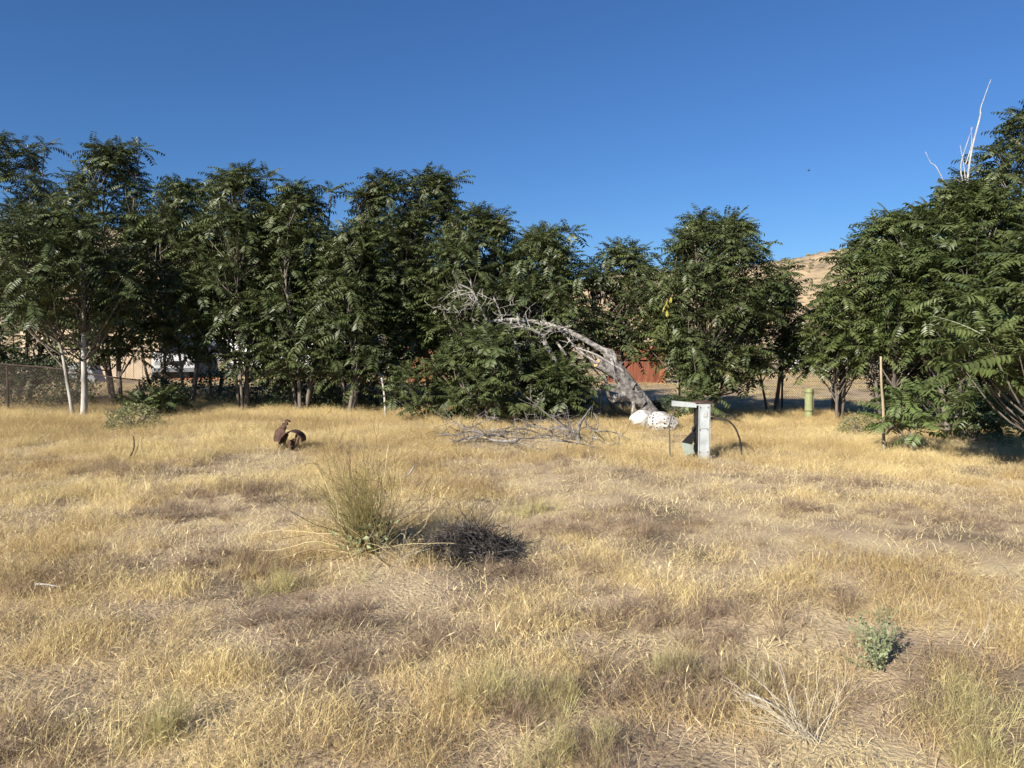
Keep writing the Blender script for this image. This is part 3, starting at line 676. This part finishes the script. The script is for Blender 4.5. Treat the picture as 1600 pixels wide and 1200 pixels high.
# ------------------------------------------------------------------ broken metal pedestal
b = ground_pt(1101, 718); root = empty('utility_pedestal', b); tag(root, 'broken grey metal utility pedestal with its door hanging open', 'utility pedestal')
k = b[1] / F_PX
def pp(px, py, dy=0.0): return np.array([(px - 1101) * k, dy, (718 - py) * k])
hgt = (718 - 630) * k; wd = 17 * k
mb = MB(); mb.add(*box((0, 0, hgt / 2 - .03), (wd, .012, hgt + .06), 0)); mb.build('front_panel', M['grey_paint'], root)
mb = MB(); mb.add(*box((wd / 2 + .009, .10, hgt / 2 - .03), (.012, .21, hgt + .06))); mb.build('side_panel', M['grey_paint'], root)
for sx in (-1, 1):
    mb = MB(); mb.add(*box((sx * (wd / 2 - .006), -.0125, hgt / 2 - .02), (.012, .01, hgt))); mb.build('flange', M['galv'], root)
mb = MB(); mb.add(*box((-.01, .215, hgt / 2 - .03), (wd, .012, hgt + .06))); mb.build('back_panel', M['green_paint'], root)
mb = MB(); mb.add(*box((-wd / 2 - .012, .1, hgt * .62), (.022, .15, hgt * .72))); mb.build('terminal_strip', M['black'], root)
mb = MB(); V, F_ = box((-.012, .10, hgt + .012), (wd + .09, .26, .022)); mb.add(V, F_); mb.build('cap', M['rust'], root)
mb = MB(); mb.add(*prism([tuple(pp(x_, y_)[[0, 2]]) for x_, y_ in [(1050, 626), (1089, 629.5), (1089, 637), (1050, 634.5)]], -.012, .0)); mb.build('bent_panel', M['grey_paint'], root)
for sx, z in ((-1, .1), (1, .1), (-1, .42), (1, .42), (-1, .74), (1, .74)):
    mb = MB(); mb.add(*tube([[sx * (wd / 2 - .022), -.022, z], [sx * (wd / 2 - .022), -.006, z]], [.007, .008], 6)); mb.build('bolt', M['rust'], root)
mb = MB(); mb.add(*box((.0, -.0105, hgt * .56), (wd - .05, .009, .012))); mb.build('seam', M['galv'], root)
mb = MB(); mb.add(*box((.015, -.012, hgt * .80), (.055, .012, .07))); mb.build('latch_plate', M['galv'], root)
mb = MB(); mb.add(*box(pp(1091, 632.5, .04), (.05, .09, .02))); mb.build('hinge', M['galv'], root)
# hanging door: a shallow open tray tilted outwards
mb = MB()
A0, A1, A2, A3 = pp(1065, 691, -.06), pp(1080.5, 694, -.1), pp(1084, 708, -.12), pp(1069, 711, -.08)
dep = np.array([.035, .14, .075])
for q in ([A0, A1, A2, A3],):
    mb.add(np.array(q + [v + [0, .006, .002] for v in q]), [[0,1,2],[0,2,3],[4,6,5],[4,7,6],[0,4,5],[0,5,1],[1,5,6],[1,6,2],[2,6,7],[2,7,3],[3,7,4],[3,4,0]])
mb.build('door', M['green_paint'], root)
mb = MB(); B0, B1 = pp(1080, 683, .04), pp(1092, 668, .06); B2 = pp(1091, 675, .05)
for q in ([A0, B0, B1, A1], [A1, B2, B1, A0]):
    mb.add(np.array(q + [v + [0, .006, .004] for v in q]), [[0,1,2],[0,2,3],[4,6,5],[4,7,6],[0,4,5],[0,5,1],[1,5,6],[1,6,2],[2,6,7],[2,7,3],[3,7,4],[3,4,0]])
mb.build('door_liner', M['black'], root)
mb = MB()
for q in range(4): mb.add(*tube(smooth_line([pp(1091, 660 + q * 4, .05), pp(1086 - q, 668, .0), pp(1083, 674 + q * 2, -.02), pp(1090, 680, .03)], 8), [.008] * 8, 5))
mb.build('wiring', M['black'], root)
cb = ground_pt(1159, 694); P = smooth_line([np.array(b) + pp(1112, 655, .12), np.array(b) + pp(1124, 654.5, .05), np.array(b) + pp(1138, 657, 0), np.array(b) + pp(1149, 668, -.02), np.array(b) + pp(1156, 683, -.02), np.array(b) + pp(1160, 698, 0), np.array(b) + pp(1161, 712, 0)], 30)
mb = MB(); mb.add(*tube(P - np.array(b), [.013] * 30, 7)); mb.build('conduit', M['black'], root)
mb = MB(); mb.add(*tube(smooth_line([pp(1112, 650, .1), pp(1130, 648, .1), pp(1147, 650, .1), pp(1149, 653, .1), pp(1147, 657, .1)], 14), [.004] * 14, 4)); mb.build('wire', M['rail'], root)
b = ground_pt(1049, 716); mb = MB(); P = smooth_line([b + [0, 0, -.05], at(1048, 690, b[1]), at(1047, 665, b[1]), at(1053, 645, b[1]), at(1056, 636, b[1])], 14)
mb.add(*tube(P, np.linspace(.012, .007, 14), 5)); tag(mb.build('bent_rod', M['rail'], origin=b), 'thin bent rod standing in the grass between boulder and pedestal', 'rod')

# ------------------------------------------------------------------ stakes, posts, shelter
def stake(name, pts, r, m, label, cat='stake', n=7):
    b = np.array(pts[0]); mb = MB(); P = smooth_line(pts, 12); mb.add(*tube(P, np.linspace(r[0], r[1], 12), n, .12, np.random.default_rng(3)))
    return tag(mb.build(name, m, origin=b, smooth=True), label, cat)
b = ground_pt(602, 652); stake('leaning_stake', [b + [0, 0, -.06], at(600, 615, b[1]), at(596, 590, b[1])], (.026, .023), M['dead_pale'], 'short pale stake leaning in the grass before the dark trees')
b = ground_pt(1385, 712); stake('bare_stake', [b + [0, 0, -.06], at(1382, 640, b[1]), at(1378, 600, b[1]), at(1376, 557, b[1])], (.025, .017), M['pole_wood'], 'tall thin bare wooden stake standing beside the sapling')
b = ground_pt(1387, 706); stake('leaning_twig', [b, at(1392, 665, b[1] - .1), at(1400, 630, b[1] - .1), at(1410, 598, b[1] - .1)], (.012, .006), M['straw'], 'thin dry twig leaning out from the tall bare stake', 'twig', 5)
for px in (1304, 1315):
    b = ground_pt(px, 646); mb = MB(); mb.add(*tube([b + [0, 0, -.1], b + [0, 0, .35], at(px + 1, 585, b[1])], [.06, .058, .052], 7, .2, np.random.default_rng(px)))
    tag(mb.build('wooden_post', M['post_wood'], origin=b), 'weathered wooden post, the one of the pair nearer the tree shelter' if px == 1304 else 'weathered wooden post, the one of the pair farther from the tree shelter', 'post', 'pair of weathered posts by the fence')
b = ground_pt(1265, 655); root = empty('tree_shelter', b); tag(root, 'pale green mesh tube tree shelter standing at the fence', 'tree shelter')
k = b[1] / F_PX; mb = MB(); n = 20; r_ = 6 * k; hh = 48 * k
P = np.array([[0, 0, -.05], [.004, 0, hh * .3], [-.004, 0, hh * .7], [0, 0, hh]]); mb.add(*tube(P, [r_] * 4, n, .05, np.random.default_rng(2), cap=False)); mb.add(*tube(P[::-1], [r_ * .94] * 4, n, 0, None, cap=False)); mb.build('tube', M['shelter'], root, True)
mb = MB(); mb.add(*tube([[r_ + .02, .0, -.1], [r_ + .02, 0, hh + .04]], [.013, .012], 6)); mb.build('support_stake', M['post_wood'], root)
mb = MB()
for z in (.2, hh - .1): mb.add(*tube([[math.cos(a) * (r_ + .008), math.sin(a) * (r_ + .008), z] for a in np.linspace(0, 6.283, 17)], [.006] * 17, 4, cap=False))
mb.build('tie', M['black'], root)

# ------------------------------------------------------------------ chain-link fences
def chain_mesh(mb, A, B, ztop, zbot, pitch=.057, r=.0017):
    A = np.array(A[:2]); B = np.array(B[:2]); Ln = np.linalg.norm(B - A); u = (B - A) / Ln; nrm = np.array([-u[1], u[0]])
    n = int(Ln / pitch); rows = int((ztop(.5) - zbot(.5)) / (pitch / 2))
    for i in range(n):
        pts = []
        for j in range(rows + 1):
            s = (i + (.5 if j % 2 else 0) + (.5 if False else 0)) * pitch + (.0 if j % 2 else -.0)
            f = min(1, s / Ln); z = zbot(f) + (ztop(f) - zbot(f)) * j / rows
            q = A + u * s + nrm * .004 * (1 if j % 2 else -1); pts.append([q[0], q[1], z])
        mb.add(*tube(pts, [r] * (rows + 1), 3, cap=False))
        pts2 = np.array(pts); 
        for j in range(rows + 1):
            s = (i + (-.5 if j % 2 else 0)) * pitch + .0; f = min(1, max(0, s / Ln)); q = A + u * s + nrm * .004 * (-1 if j % 2 else 1)
            pts2[j] = [q[0], q[1], zbot(f) + (ztop(f) - zbot(f)) * j / rows]
        mb.add(*tube(pts2, [r] * (rows + 1), 3, cap=False))
FY = 18.6
root = empty('chain_link_fence', (-12.5, FY, G(-12.5, FY))); tag(root, 'long dark chain-link fence with pipe rail behind the row of trees', 'fence')
ends = np.arange(-14.5, 12.6, 2.7)
hF = 1.32
for a, b_ in zip(ends[:-1], ends[1:]):
    mb = MB(); za, zb = G(a, FY), G(b_, FY)
    chain_mesh(mb, (a, FY), (b_, FY), lambda f: za + (zb - za) * f + hF - .02, lambda f: za + (zb - za) * f + .03, .062, .0044); o = build_at(mb, 'mesh_panel', M['wire'], root); o['kind'] = 'stuff'
    mb = MB(); mb.add(*tube([[a, FY, za + hF], [b_, FY, zb + hF]], [.022, .022], 8)); build_at(mb, 'top_rail', M['rail'], root, True)
for a in ends:
    mb = MB(); z = G(a, FY); mb.add(*tube([[a, FY + .035, z - .1], [a, FY + .035, z + hF + .03]], [.03, .03], 8)); build_at(mb, 'post', M['rail'], root, True)
A, B = (-13.4, 14.7), (-8.05, 15.4)
root = empty('sagging_fence', (A[0], A[1], G(*A))); tag(root, 'rusty sagging chain-link fence beside the white-trunked tree', 'fence')
def zg(f): return G(A[0] + (B[0] - A[0]) * f, A[1] + (B[1] - A[1]) * f)
def zt(f): return zg(f) + 1.0 - .02 * f - .22 * max(0, f - .6) / .4
mb = MB(); chain_mesh(mb, A, B, zt, lambda f: zg(f) + .02, .06, .0046); o = build_at(mb, 'mesh_panel', M['rusty_wire'], root); o['kind'] = 'stuff'
mb = MB(); P = [[A[0] + (B[0] - A[0]) * f, A[1] + (B[1] - A[1]) * f - .01, zt(f) + .01] for f in np.linspace(0, 1, 12)]; mb.add(*tube(P, [.017] * 12, 6)); build_at(mb, 'top_rail', M['rusty_wire'], root)
for f in (.02, .5, .99):
    q = [A[0] + (B[0] - A[0]) * f, A[1] + (B[1] - A[1]) * f + .03]; mb = MB(); mb.add(*tube([[q[0], q[1], zg(f) - .1], [q[0], q[1], zt(f) + .03]], [.024, .024], 7)); build_at(mb, 'post', M['rusty_wire'], root)

# ------------------------------------------------------------------ red board fence beyond
RYd = 32.0
rng = np.random.default_rng(6); bwid = .29; bm_ = []
for v in range(4):
    mb = MB(); h = 1.72 + rng.uniform(-.03, .03)
    mb.add(*prism([(-.14, 0), (.14, 0), (.14, h), (.08, h + .02), (-.1, h + .015), (-.14, h)], -.012, .012), a=v / 3); o = mb.build('board', M['redwood']); bm_.append(o.data); bpy.data.objects.remove(o)
def board_fence(pa_, pb_, label):
    xa, xb = (pa_ - 800) / F_PX * RYd, (pb_ - 800) / F_PX * RYd
    root = empty('board_fence', (xa, RYd, G(xa, RYd))); tag(root, label, 'fence'); nb = int((xb - xa) / bwid)
    for q in range(nb):
        o = bpy.data.objects.new('board', bm_[rng.integers(0, 4)]); C.objects.link(o); o.parent = root
        X_ = .145 + q * bwid; o.location = (X_, rng.uniform(-.006, .006), G(xa + X_, RYd) - G(xa, RYd) - .1 + rng.uniform(-.02, .02)); o.rotation_euler = (0, rng.normal(0, .006), 0)
    for z in (.35, 1.3):
        mb = MB(); mb.add(*box((nb * bwid / 2, .055, z), (nb * bwid, .05, .09))); mb.build('rail', M['redwood'], root)
    for q in range(0, nb + 1, 4):
        mb = MB(); mb.add(*box((.06 + q * bwid * .97, .13, .8), (.09, .09, 1.8))); mb.build('post', M['redwood'], root)
board_fence(636, 704, 'red-brown board fence glimpsed through the leaves right of the leaning stake')
board_fence(950, 1046, 'red-brown upright board fence panel right behind the fallen trunk')

# ------------------------------------------------------------------ buildings and vehicles beyond the fence
def house(label, x0, x1, y, depth, eave, ridge, wallm, boards=.42, window=None, name='house'):
    g = G((x0 + x1) / 2, y); root = empty(name, (x0, y, g)); tag(root, label, 'house'); W = x1 - x0
    mb = MB(); mb.add(*box((W / 2, depth / 2, eave / 2 - .1), (W, depth, eave + .2))); wo = mb.build('wall', M[wallm], root)
    mb = MB(); mb.add(*prism([(-.5, eave - .05), (W + .5, eave - .05), (W + .5, eave + .08), (W / 2, ridge), (-.5, eave + .08)], -.5, depth + .5)); mb.build('roof', M['roof'], root)
    n = int(W / boards)
    for q in range(n):
        mb = MB(); mb.add(*box(((q + .5) * W / n, -.012, eave / 2 - .06), (W / n - .03, .02, eave - .04)), a=random.Random(q).random()); mb.build('siding_board', M[wallm], wo)
    if window:
        for (cx, cz, ww, wh) in window:
            mb = MB()
            for s in ((-1, 0), (1, 0), (0, -1), (0, 1)): mb.add(*box((cx + s[0] * ww / 2, -.045, cz + s[1] * wh / 2), ((.07, .04, wh + .07) if s[0] else (ww - .07, .04, .07))))
            f = mb.build('window', M['white'], root)
            mb = MB(); mb.add(*box((cx, -.028, cz), (ww, .012, wh))); mb.build('pane', M['glass'], f)
    return root
house('tan house with vertical siding seen through the left-hand trees', -24.5, -17.6, 35.5, 7, 2.9, 4.3, 'tan')
house('small white house beyond the fence, below the hill', 20.5, 24.5, 47, 6, 2.3, 3.3, 'white', window=[(1.1, 1.3, .9, .9), (2.9, 1.3, .8, .9)])
def wheel(parent, x, y, r=.36, wdt=.24):
    mb = MB(); mb.add(*tube([[x, y - wdt / 2, r], [x, y - wdt / 2 + .03, r], [x, y + wdt / 2 - .03, r], [x, y + wdt / 2, r]], [r * .9, r, r, r * .9], 20)); t_ = mb.build('wheel', M['tyre'], parent)
    mb = MB(); s = -1 if y < 0 else 1; mb.add(*tube([[x, y + s * (wdt / 2 + .002), r], [x, y + s * (wdt / 2 + .02), r]], [r * .6, r * .5], 16)); mb.build('rim', M['galv'], t_)
def van(label, loc, rz):
    root = empty('van', loc, rz); tag(root, label, 'van')
    prof = [(-2.5, .42), (2.45, .42), (2.55, .6), (2.5, 1.05), (1.85, 1.28), (1.15, 2.12), (.9, 2.28), (-2.3, 2.32), (-2.5, 2.15)]
    mb = MB(); mb.add(*prism(prof, -.95, .95)); mb.build('body', M['white'], root)
    mb = MB(); mb.add(np.array([[1.83, -.82, 1.335], [1.83, .82, 1.335], [1.2, .76, 2.09], [1.2, -.76, 2.09]]) + [.035, 0, .02], [[0, 1, 2], [0, 2, 3]]); mb.build('windscreen', M['glass'], root)
    for s in (-1, 1):
        for (a, b_) in (((.25, 1.32), (1.35, 1.32)), ((-1.0, 1.32), (.1, 1.32)), ((-2.25, 1.32), (-1.15, 1.32))):
            tp = min(b_[0], 1.0 if b_[0] > 1 else b_[0])
            mb = MB(); mb.add(*prism([(a[0], 1.32), (b_[0], 1.32), (tp - .1, 2.0), (a[0], 2.0)], s * .952, s * .962)); mb.build('side_window', M['glass'], root)
        mb = MB(); mb.add(*box((2.5, s * .72, .86), (.08, .3, .2))); mb.build('headlight', M['galv'], root)
        for x in (-1.6, 1.6): wheel(root, x, s * .86)
    mb = MB(); mb.add(*box((2.53, 0, .52), (.16, 1.86, .2))); mb.build('bumper', M['grey_plastic'], root)
    mb = MB(); mb.add(*box((2.5, 0, .86), (.07, 1.0, .2))); mb.build('grille', M['black'], root)
    mb = MB(); mb.add(np.array([[-2.512, -.7, 1.3], [-2.512, .7, 1.3], [-2.512, .7, 2.0], [-2.512, -.7, 2.0]]), [[0, 2, 1], [0, 3, 2]]); mb.build('rear_window', M['glass'], root)
    return root
van('white van with dark windows parked between tan house and white trailer', (-17.9, 37.4, G(-17.9, 37.4)), R(-62))
root = empty('travel_trailer', (-16.9, 37.5, G(-14, 37.5))); tag(root, 'long white travel trailer with a raised nose behind the trees', 'trailer')
mb = MB(); mb.add(*prism([(0, 1.35), (1.2, 1.2), (1.9, .55), (9.6, .55), (9.6, 3.5), (.5, 3.5), (.1, 3.1)], 0, 2.4)); mb.build('body', M['white'], root)
mb = MB(); mb.add(*box((4.8, -.008, 1.28), (9.4, .012, .12))); mb.build('stripe', M['grey_plastic'], root)
for (x0, ww, z, h) in ((2.9, 1.0, 2.2, .7), (5.2, 1.1, 2.2, .7), (8.3, .8, 2.3, .6), (.9, .8, 2.4, .5)):
    mb = MB(); mb.add(*box((x0, -.012, z), (ww, .02, h))); f = mb.build('window', M['grey_plastic'], root)
    mb = MB(); mb.add(*box((x0, -.026, z), (ww - .1, .012, h - .1))); mb.build('pane', M['glass'], f)
mb = MB(); mb.add(*box((6.9, -.014, 1.62), (.72, .024, 1.95))); dr = mb.build('door', M['white'], root)
mb = MB(); mb.add(*box((7.18, -.04, 1.55), (.05, .04, .16))); mb.build('handle', M['black'], dr)
for x in (5.6, 6.45): wheel(root, x, .22, .36)
for x in (2.3, 9.2):
    mb = MB(); mb.add(*box((x, .5, .28), (.09, .09, .6))); mb.build('jack_leg', M['grey_plastic'], root)
root = empty('board_stack', (-15.3, 34.6, G(-15.3, 34.6))); tag(root, 'low stack of orange-brown boards lying in the sunny yard', 'lumber')
rng = np.random.default_rng(2)
for q in range(6):
    mb = MB(); mb.add(*box((rng.normal(0, .1), (q % 3) * .22, .03 + .05 * (q // 3)), (2.3, .19, .045), rng.normal(0, .03))); mb.build('board', M['orange'], root)
# grey box by the tan house
root = empty('utility_box', (-19.2, 31.5, G(-19.2, 31.5))); tag(root, 'grey sloped-lid storage box standing before the tan house', 'storage box')
mb = MB(); mb.add(*prism([(-.75, -.03), (.75, -.03), (.45, .8), (-.75, .85)], 0, .8)); mb.build('body', M['grey_plastic'], root)
mb = MB(); mb.add(*box((-.16, .4, .86), (1.26, .86, .04))); mb.build('lid', M['galv'], root)

# ------------------------------------------------------------------ shrubs and single plants
def leafy(name, label, b, rx, ry, h, n, leaf, m, stemm, seed, stems=14):
    rng = np.random.default_rng(seed); root = empty(name, b); tag(root, label, 'shrub'); st = MB(); fo = MB()
    for q in range(stems):
        a = rng.uniform(0, 6.28); e = np.array([math.cos(a) * rx * rng.uniform(.2, .8), math.sin(a) * ry * rng.uniform(.2, .8), h * rng.uniform(.5, .95)])
        st.add(*tube(smooth_line([[0, 0, -.03], e * [.4, .4, .6], e], 5), np.linspace(.010, .003, 5), 4))
    th = rng.uniform(0, 6.28, n); u = rng.uniform(.0, 1, n); rr = rng.uniform(.35, 1, n) ** .5; lob = .75 + .5 * vnoise(th * 1.5, u * 3, seed)
    for q in range(n):
        z = u[q]; s = math.sqrt(max(0, 1 - z * z)) * rr[q] * lob[q]
        p = np.array([math.cos(th[q]) * rx * s, math.sin(th[q]) * ry * s, z * h * lob[q] * (.6 + .4 * rr[q]) + .02])
        d = rng.normal(0, 1, 3) + [math.cos(th[q]) * .6, math.sin(th[q]) * .6, .5]; d /= np.linalg.norm(d); w_ = np.cross(d, rng.normal(0, 1, 3)); w_ /= np.linalg.norm(w_)
        l = leaf * rng.uniform(.6, 1.3); fo.add([p, p + d * l * .5 + w_ * l * .3, p + d * l, p + d * l * .5 - w_ * l * .3], [[0, 1, 2], [0, 2, 3]], rng.random())
    st.build('stems', M[stemm], root); o = fo.build('foliage', M[m], root); o['kind'] = 'stuff'
    return root
leafy('low_shrub', 'grey-green low shrub in the grass right of the white trunks', ground_pt(205, 672), .55, .4, .42, 2600, .035, 'shrub', 'twig', 1)
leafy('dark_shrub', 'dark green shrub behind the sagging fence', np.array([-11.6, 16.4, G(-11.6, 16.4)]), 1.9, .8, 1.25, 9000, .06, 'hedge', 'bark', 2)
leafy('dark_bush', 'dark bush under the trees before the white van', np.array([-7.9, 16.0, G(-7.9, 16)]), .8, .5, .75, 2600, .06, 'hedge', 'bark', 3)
leafy('dry_shrub', 'dull brown-green shrub at the foot of the tall bare stake', ground_pt(1345, 680), .5, .4, .38, 1500, .035, 'shrub', 'twig', 4)
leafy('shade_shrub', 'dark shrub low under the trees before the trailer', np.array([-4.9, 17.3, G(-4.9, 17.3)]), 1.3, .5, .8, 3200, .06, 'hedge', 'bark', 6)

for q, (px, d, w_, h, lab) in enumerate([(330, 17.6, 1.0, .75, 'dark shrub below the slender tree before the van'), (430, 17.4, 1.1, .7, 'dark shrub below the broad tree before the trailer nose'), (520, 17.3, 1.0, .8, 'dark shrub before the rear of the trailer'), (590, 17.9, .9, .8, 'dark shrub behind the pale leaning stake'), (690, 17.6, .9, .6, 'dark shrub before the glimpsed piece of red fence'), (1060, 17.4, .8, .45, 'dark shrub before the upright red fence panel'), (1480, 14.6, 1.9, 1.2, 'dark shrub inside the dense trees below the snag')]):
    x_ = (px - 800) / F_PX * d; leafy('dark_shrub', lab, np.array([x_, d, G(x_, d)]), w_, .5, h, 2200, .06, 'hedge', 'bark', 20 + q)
# wispy green bush in the field
b = ground_pt(572, 868); root = empty('wispy_bush', b); tag(root, 'wispy yellow-green broom-like bush with curling dry stems', 'bush')
rng = np.random.default_rng(31); st = MB(); dry = MB(); lv = MB(); lg = MB()
for q in range(165):
    a = rng.uniform(0, 6.28); t_ = abs(rng.normal(0, .5)); d = np.array([math.sin(t_) * math.cos(a) * .85 - .2, math.sin(t_) * math.sin(a) * .8, math.cos(t_)])
    P = walk(rng.normal(0, .05, 3) * [1, 1, 0], d, rng.uniform(.35, .95) * (1 if rng.random() < .4 else .75), 8, .11, rng, .0); sh = rng.random(); st.add(*tube(P, np.linspace(.0026, .001, 8), 3), sh)
    for _ in range(9):
        q0 = P[rng.integers(3, 8)]; P2 = walk(q0, d + rng.normal(0, .55, 3), rng.uniform(.06, .2), 4, .15, rng); st.add(*tube(P2, np.linspace(.0015, .0007, 4), 3), sh)
for q in range(36):
    a = rng.uniform(0, 6.28); t_ = rng.uniform(.8, 1.5); d = np.array([math.sin(t_) * math.cos(a), math.sin(t_) * math.sin(a) * .8, math.cos(t_)])
    P = walk(rng.normal(0, .07, 3) * [1, 1, 0], d, rng.uniform(.5, 1.05), 12, .16, rng, -.03 if t_ > .9 else .0); P[:, 2] = np.maximum(P[:, 2], .02); dry.add(*tube(P, np.linspace(.0034, .0014, 12), 3), rng.random())
for q in range(34):
    a = rng.uniform(0, 6.28); t_ = abs(rng.normal(0, .5)) + .1; d = np.array([math.sin(t_) * math.cos(a), math.sin(t_) * math.sin(a) * .7, math.cos(t_)])
    P = walk(rng.normal(0, .05, 3) * [1, 1, 0], d, rng.uniform(.75, 1.15), 16, .13, rng, -.022); lg.add(*tube(P, np.linspace(.0034, .0012, 16), 3), rng.random())
    for _ in range(3):
        P2 = walk(P[rng.integers(7, 15)], d + rng.normal(0, .7, 3), rng.uniform(.12, .35), 7, .2, rng, -.02); lg.add(*tube(P2, np.linspace(.0018, .0008, 7), 3), rng.random())
for q in range(150):
    p = rng.normal(0, .10, 3) * [1.1, .8, 0] + [.03, -.03, rng.uniform(.02, .28)]; d = rng.normal(0, 1, 3) + [0, -.3, .3]; d /= np.linalg.norm(d); w_ = np.cross(d, rng.normal(0, 1, 3)); w_ /= np.linalg.norm(w_); l = rng.uniform(.04, .085)
    up = np.cross(w_, d) * l * .12
    lv.add([p, p + d * l * .45 + w_ * l * .3 + up, p + d * l, p + d * l * .45 - w_ * l * .3 + up], [[0, 1, 2], [0, 2, 3]], rng.random())
o = lg.build('curling_stems', M['twig_brown'], root); o['kind'] = 'stuff'; o = st.build('green_stems', M['wispy'], root); o['kind'] = 'stuff'; o = dry.build('dry_stems', M['straw'], root); o['kind'] = 'stuff'; o = lv.build('base_leaves', M['sage'], root); o['kind'] = 'stuff'
# dark dead heap beside it
b = ground_pt(732, 872); root = empty('dead_brush_heap', b); tag(root, 'dark heap of dead matted brush beside the wispy bush', 'brush')
tw = MB(); tp = MB()
for q in range(1900):
    x_ = rng.normal(0, .17); x_ = np.clip(x_, -.36, .38); y_ = rng.normal(0, .11); hh = .23 * math.exp(-(x_ / .34) ** 2 - (y_ / .2) ** 2)
    p = [x_, y_, rng.uniform(0, 1) * hh]; d = rng.normal(0, 1, 3) * [1, .7, .45] + [x_ * 1.5 - .4, y_ * 1.5, .1]
    P = walk(p, d, rng.uniform(.08, .26), 5, .2, rng, -.05); P[:, 2] = np.maximum(P[:, 2], .005)
    (tw if q % 14 else tp).add(*tube(P, np.linspace(.0035, .0015, 5), 3), rng.random())
o = tw.build('matted_twigs', M['twig_dark'], root); o['kind'] = 'stuff'; o = tp.build('grey_twigs', M['twig'], root); o['kind'] = 'stuff'
# silver-green plant
b = ground_pt(1388, 1056); root = empty('sage_plant', b); tag(root, 'small silvery green leafy plant alone in the dry grass', 'plant')
st = MB(); lv = MB()
for q in range(26):
    a = rng.uniform(0, 6.28); t_ = abs(rng.normal(.2, .75)); d = np.array([math.sin(t_) * math.cos(a), math.sin(t_) * math.sin(a), abs(math.cos(t_)) * .8 + .1])
    P = walk([0, 0, .01], d, rng.uniform(.16, .36), 8, .12, rng, .02); st.add(*tube(P, np.linspace(.003, .0015, 8), 3), .5)
    for j in range(1, 8):
        for _ in range(5):
            dd = rng.normal(0, 1, 3); dd /= np.linalg.norm(dd); w_ = np.cross(dd, rng.normal(0, 1, 3)); w_ /= np.linalg.norm(w_); l = rng.uniform(.012, .026); p = P[j] + rng.normal(0, .006, 3)
            lv.add([p, p + dd * l * .5 + w_ * l * .33, p + dd * l, p + dd * l * .5 - w_ * l * .33], [[0, 1, 2], [0, 2, 3]], rng.random())
o = st.build('stems', M['sage'], root); o['kind'] = 'stuff'; o = lv.build('leaves', M['sage'], root); o['kind'] = 'stuff'
# pale bleached stalks
def stalks(px, py, n, L, label, seed, lean=(-.5, .1)):
    rng = np.random.default_rng(seed); b = ground_pt(px, py); root = empty('bleached_stalks', b); tag(root, label, 'dead plant'); mb = MB()
    for q in range(n):
        d = np.array([lean[0] + rng.normal(0, .45), lean[1] + rng.normal(0, .4), rng.uniform(.5, 1)]); P = walk(rng.normal(0, .03, 3) * [1, 1, 0], d, L * rng.uniform(.6, 1.2), 9, .09, rng, -.02)
        mb.add(*tube(P, np.linspace(.0017, .0007, 9), 4), rng.random())
        for _ in range(4):
            P2 = walk(P[rng.integers(3, 8)], d + rng.normal(0, .5, 3), L * rng.uniform(.12, .35), 5, .12, rng); mb.add(*tube(P2, np.linspace(.0009, .0005, 5), 3), rng.random())
    o = mb.build('stalks', M['whitestalk'], root); o['kind'] = 'stuff'
stalks(1278, 1172, 30, .34, 'fan of bleached white dead stalks leaning in the foreground grass', 1)
stalks(1552, 1020, 7, .2, 'few thin bleached stalks standing on thin trodden grass', 2, (0, 0))
stalks(625, 888, 12, .45, 'sprawling straw-coloured stalks at the foot of the wispy bush', 3, (.1, -.6))
# single sticks lying about
def stick(pts, r, m, label):
    P = smooth_line([ground_pt(*q) for q in pts], 10); mb = MB(); mb.add(*tube(P, np.linspace(r, r * .4, 10), 6, .2, np.random.default_rng(5))); b = P[0].copy()
    tag(mb.build('stick', m, origin=b, smooth=True), label, 'stick')
stick([(196, 719, .0), (203, 708, .13), (206, 697, .22), (206, 682, .36)], .014, M['twig_dark'], 'dark upright forked stick poking from the grass by itself')
stick([(618, 752, .02), (634, 745, .06), (641, 738, .1), (646, 728, .17)], .020, M['dead_pale'], 'pale curved dead stick behind the wispy bush')
stick([(205, 716, .06), (210, 704, .13), (213, 694, .2)], .007, M['twig_dark'], 'thin dark twig beside the dark upright stick')
stick([(45, 918, .05), (62, 919, .06), (80, 922, .05)], .010, M['dead_pale'], 'short pale stick lying flat on thatch')
stick([(1175, 1096, .1), (1210, 1110, .12), (1240, 1130, .1)], .006, M['dead_pale'], 'thin pale stick lying near the fan of bleached stalks')
# bird
root = empty('bird', at(1257, 271, 60)); tag(root, 'tiny dark bird flying in the blue sky', 'bird')
mb = MB(); mb.add(*tube([[-.10, 0, 0], [-.04, 0, .01], [.04, 0, .01], [.11, 0, .0]], [.01, .045, .04, .012], 8)); mb.build('body', M['black'], root, True)
for s in (-1, 1):
    mb = MB(); mb.add([[.05, 0, .02], [.02, s * .15, .10], [-.03, s * .26, .06], [-.05, s * .1, .05], [-.04, 0, .02], [.0, s * .13, .085]], [[0, 1, 5], [1, 2, 5], [2, 3, 5], [3, 4, 5], [4, 0, 5]]); mb.build('wing', M['black'], root)
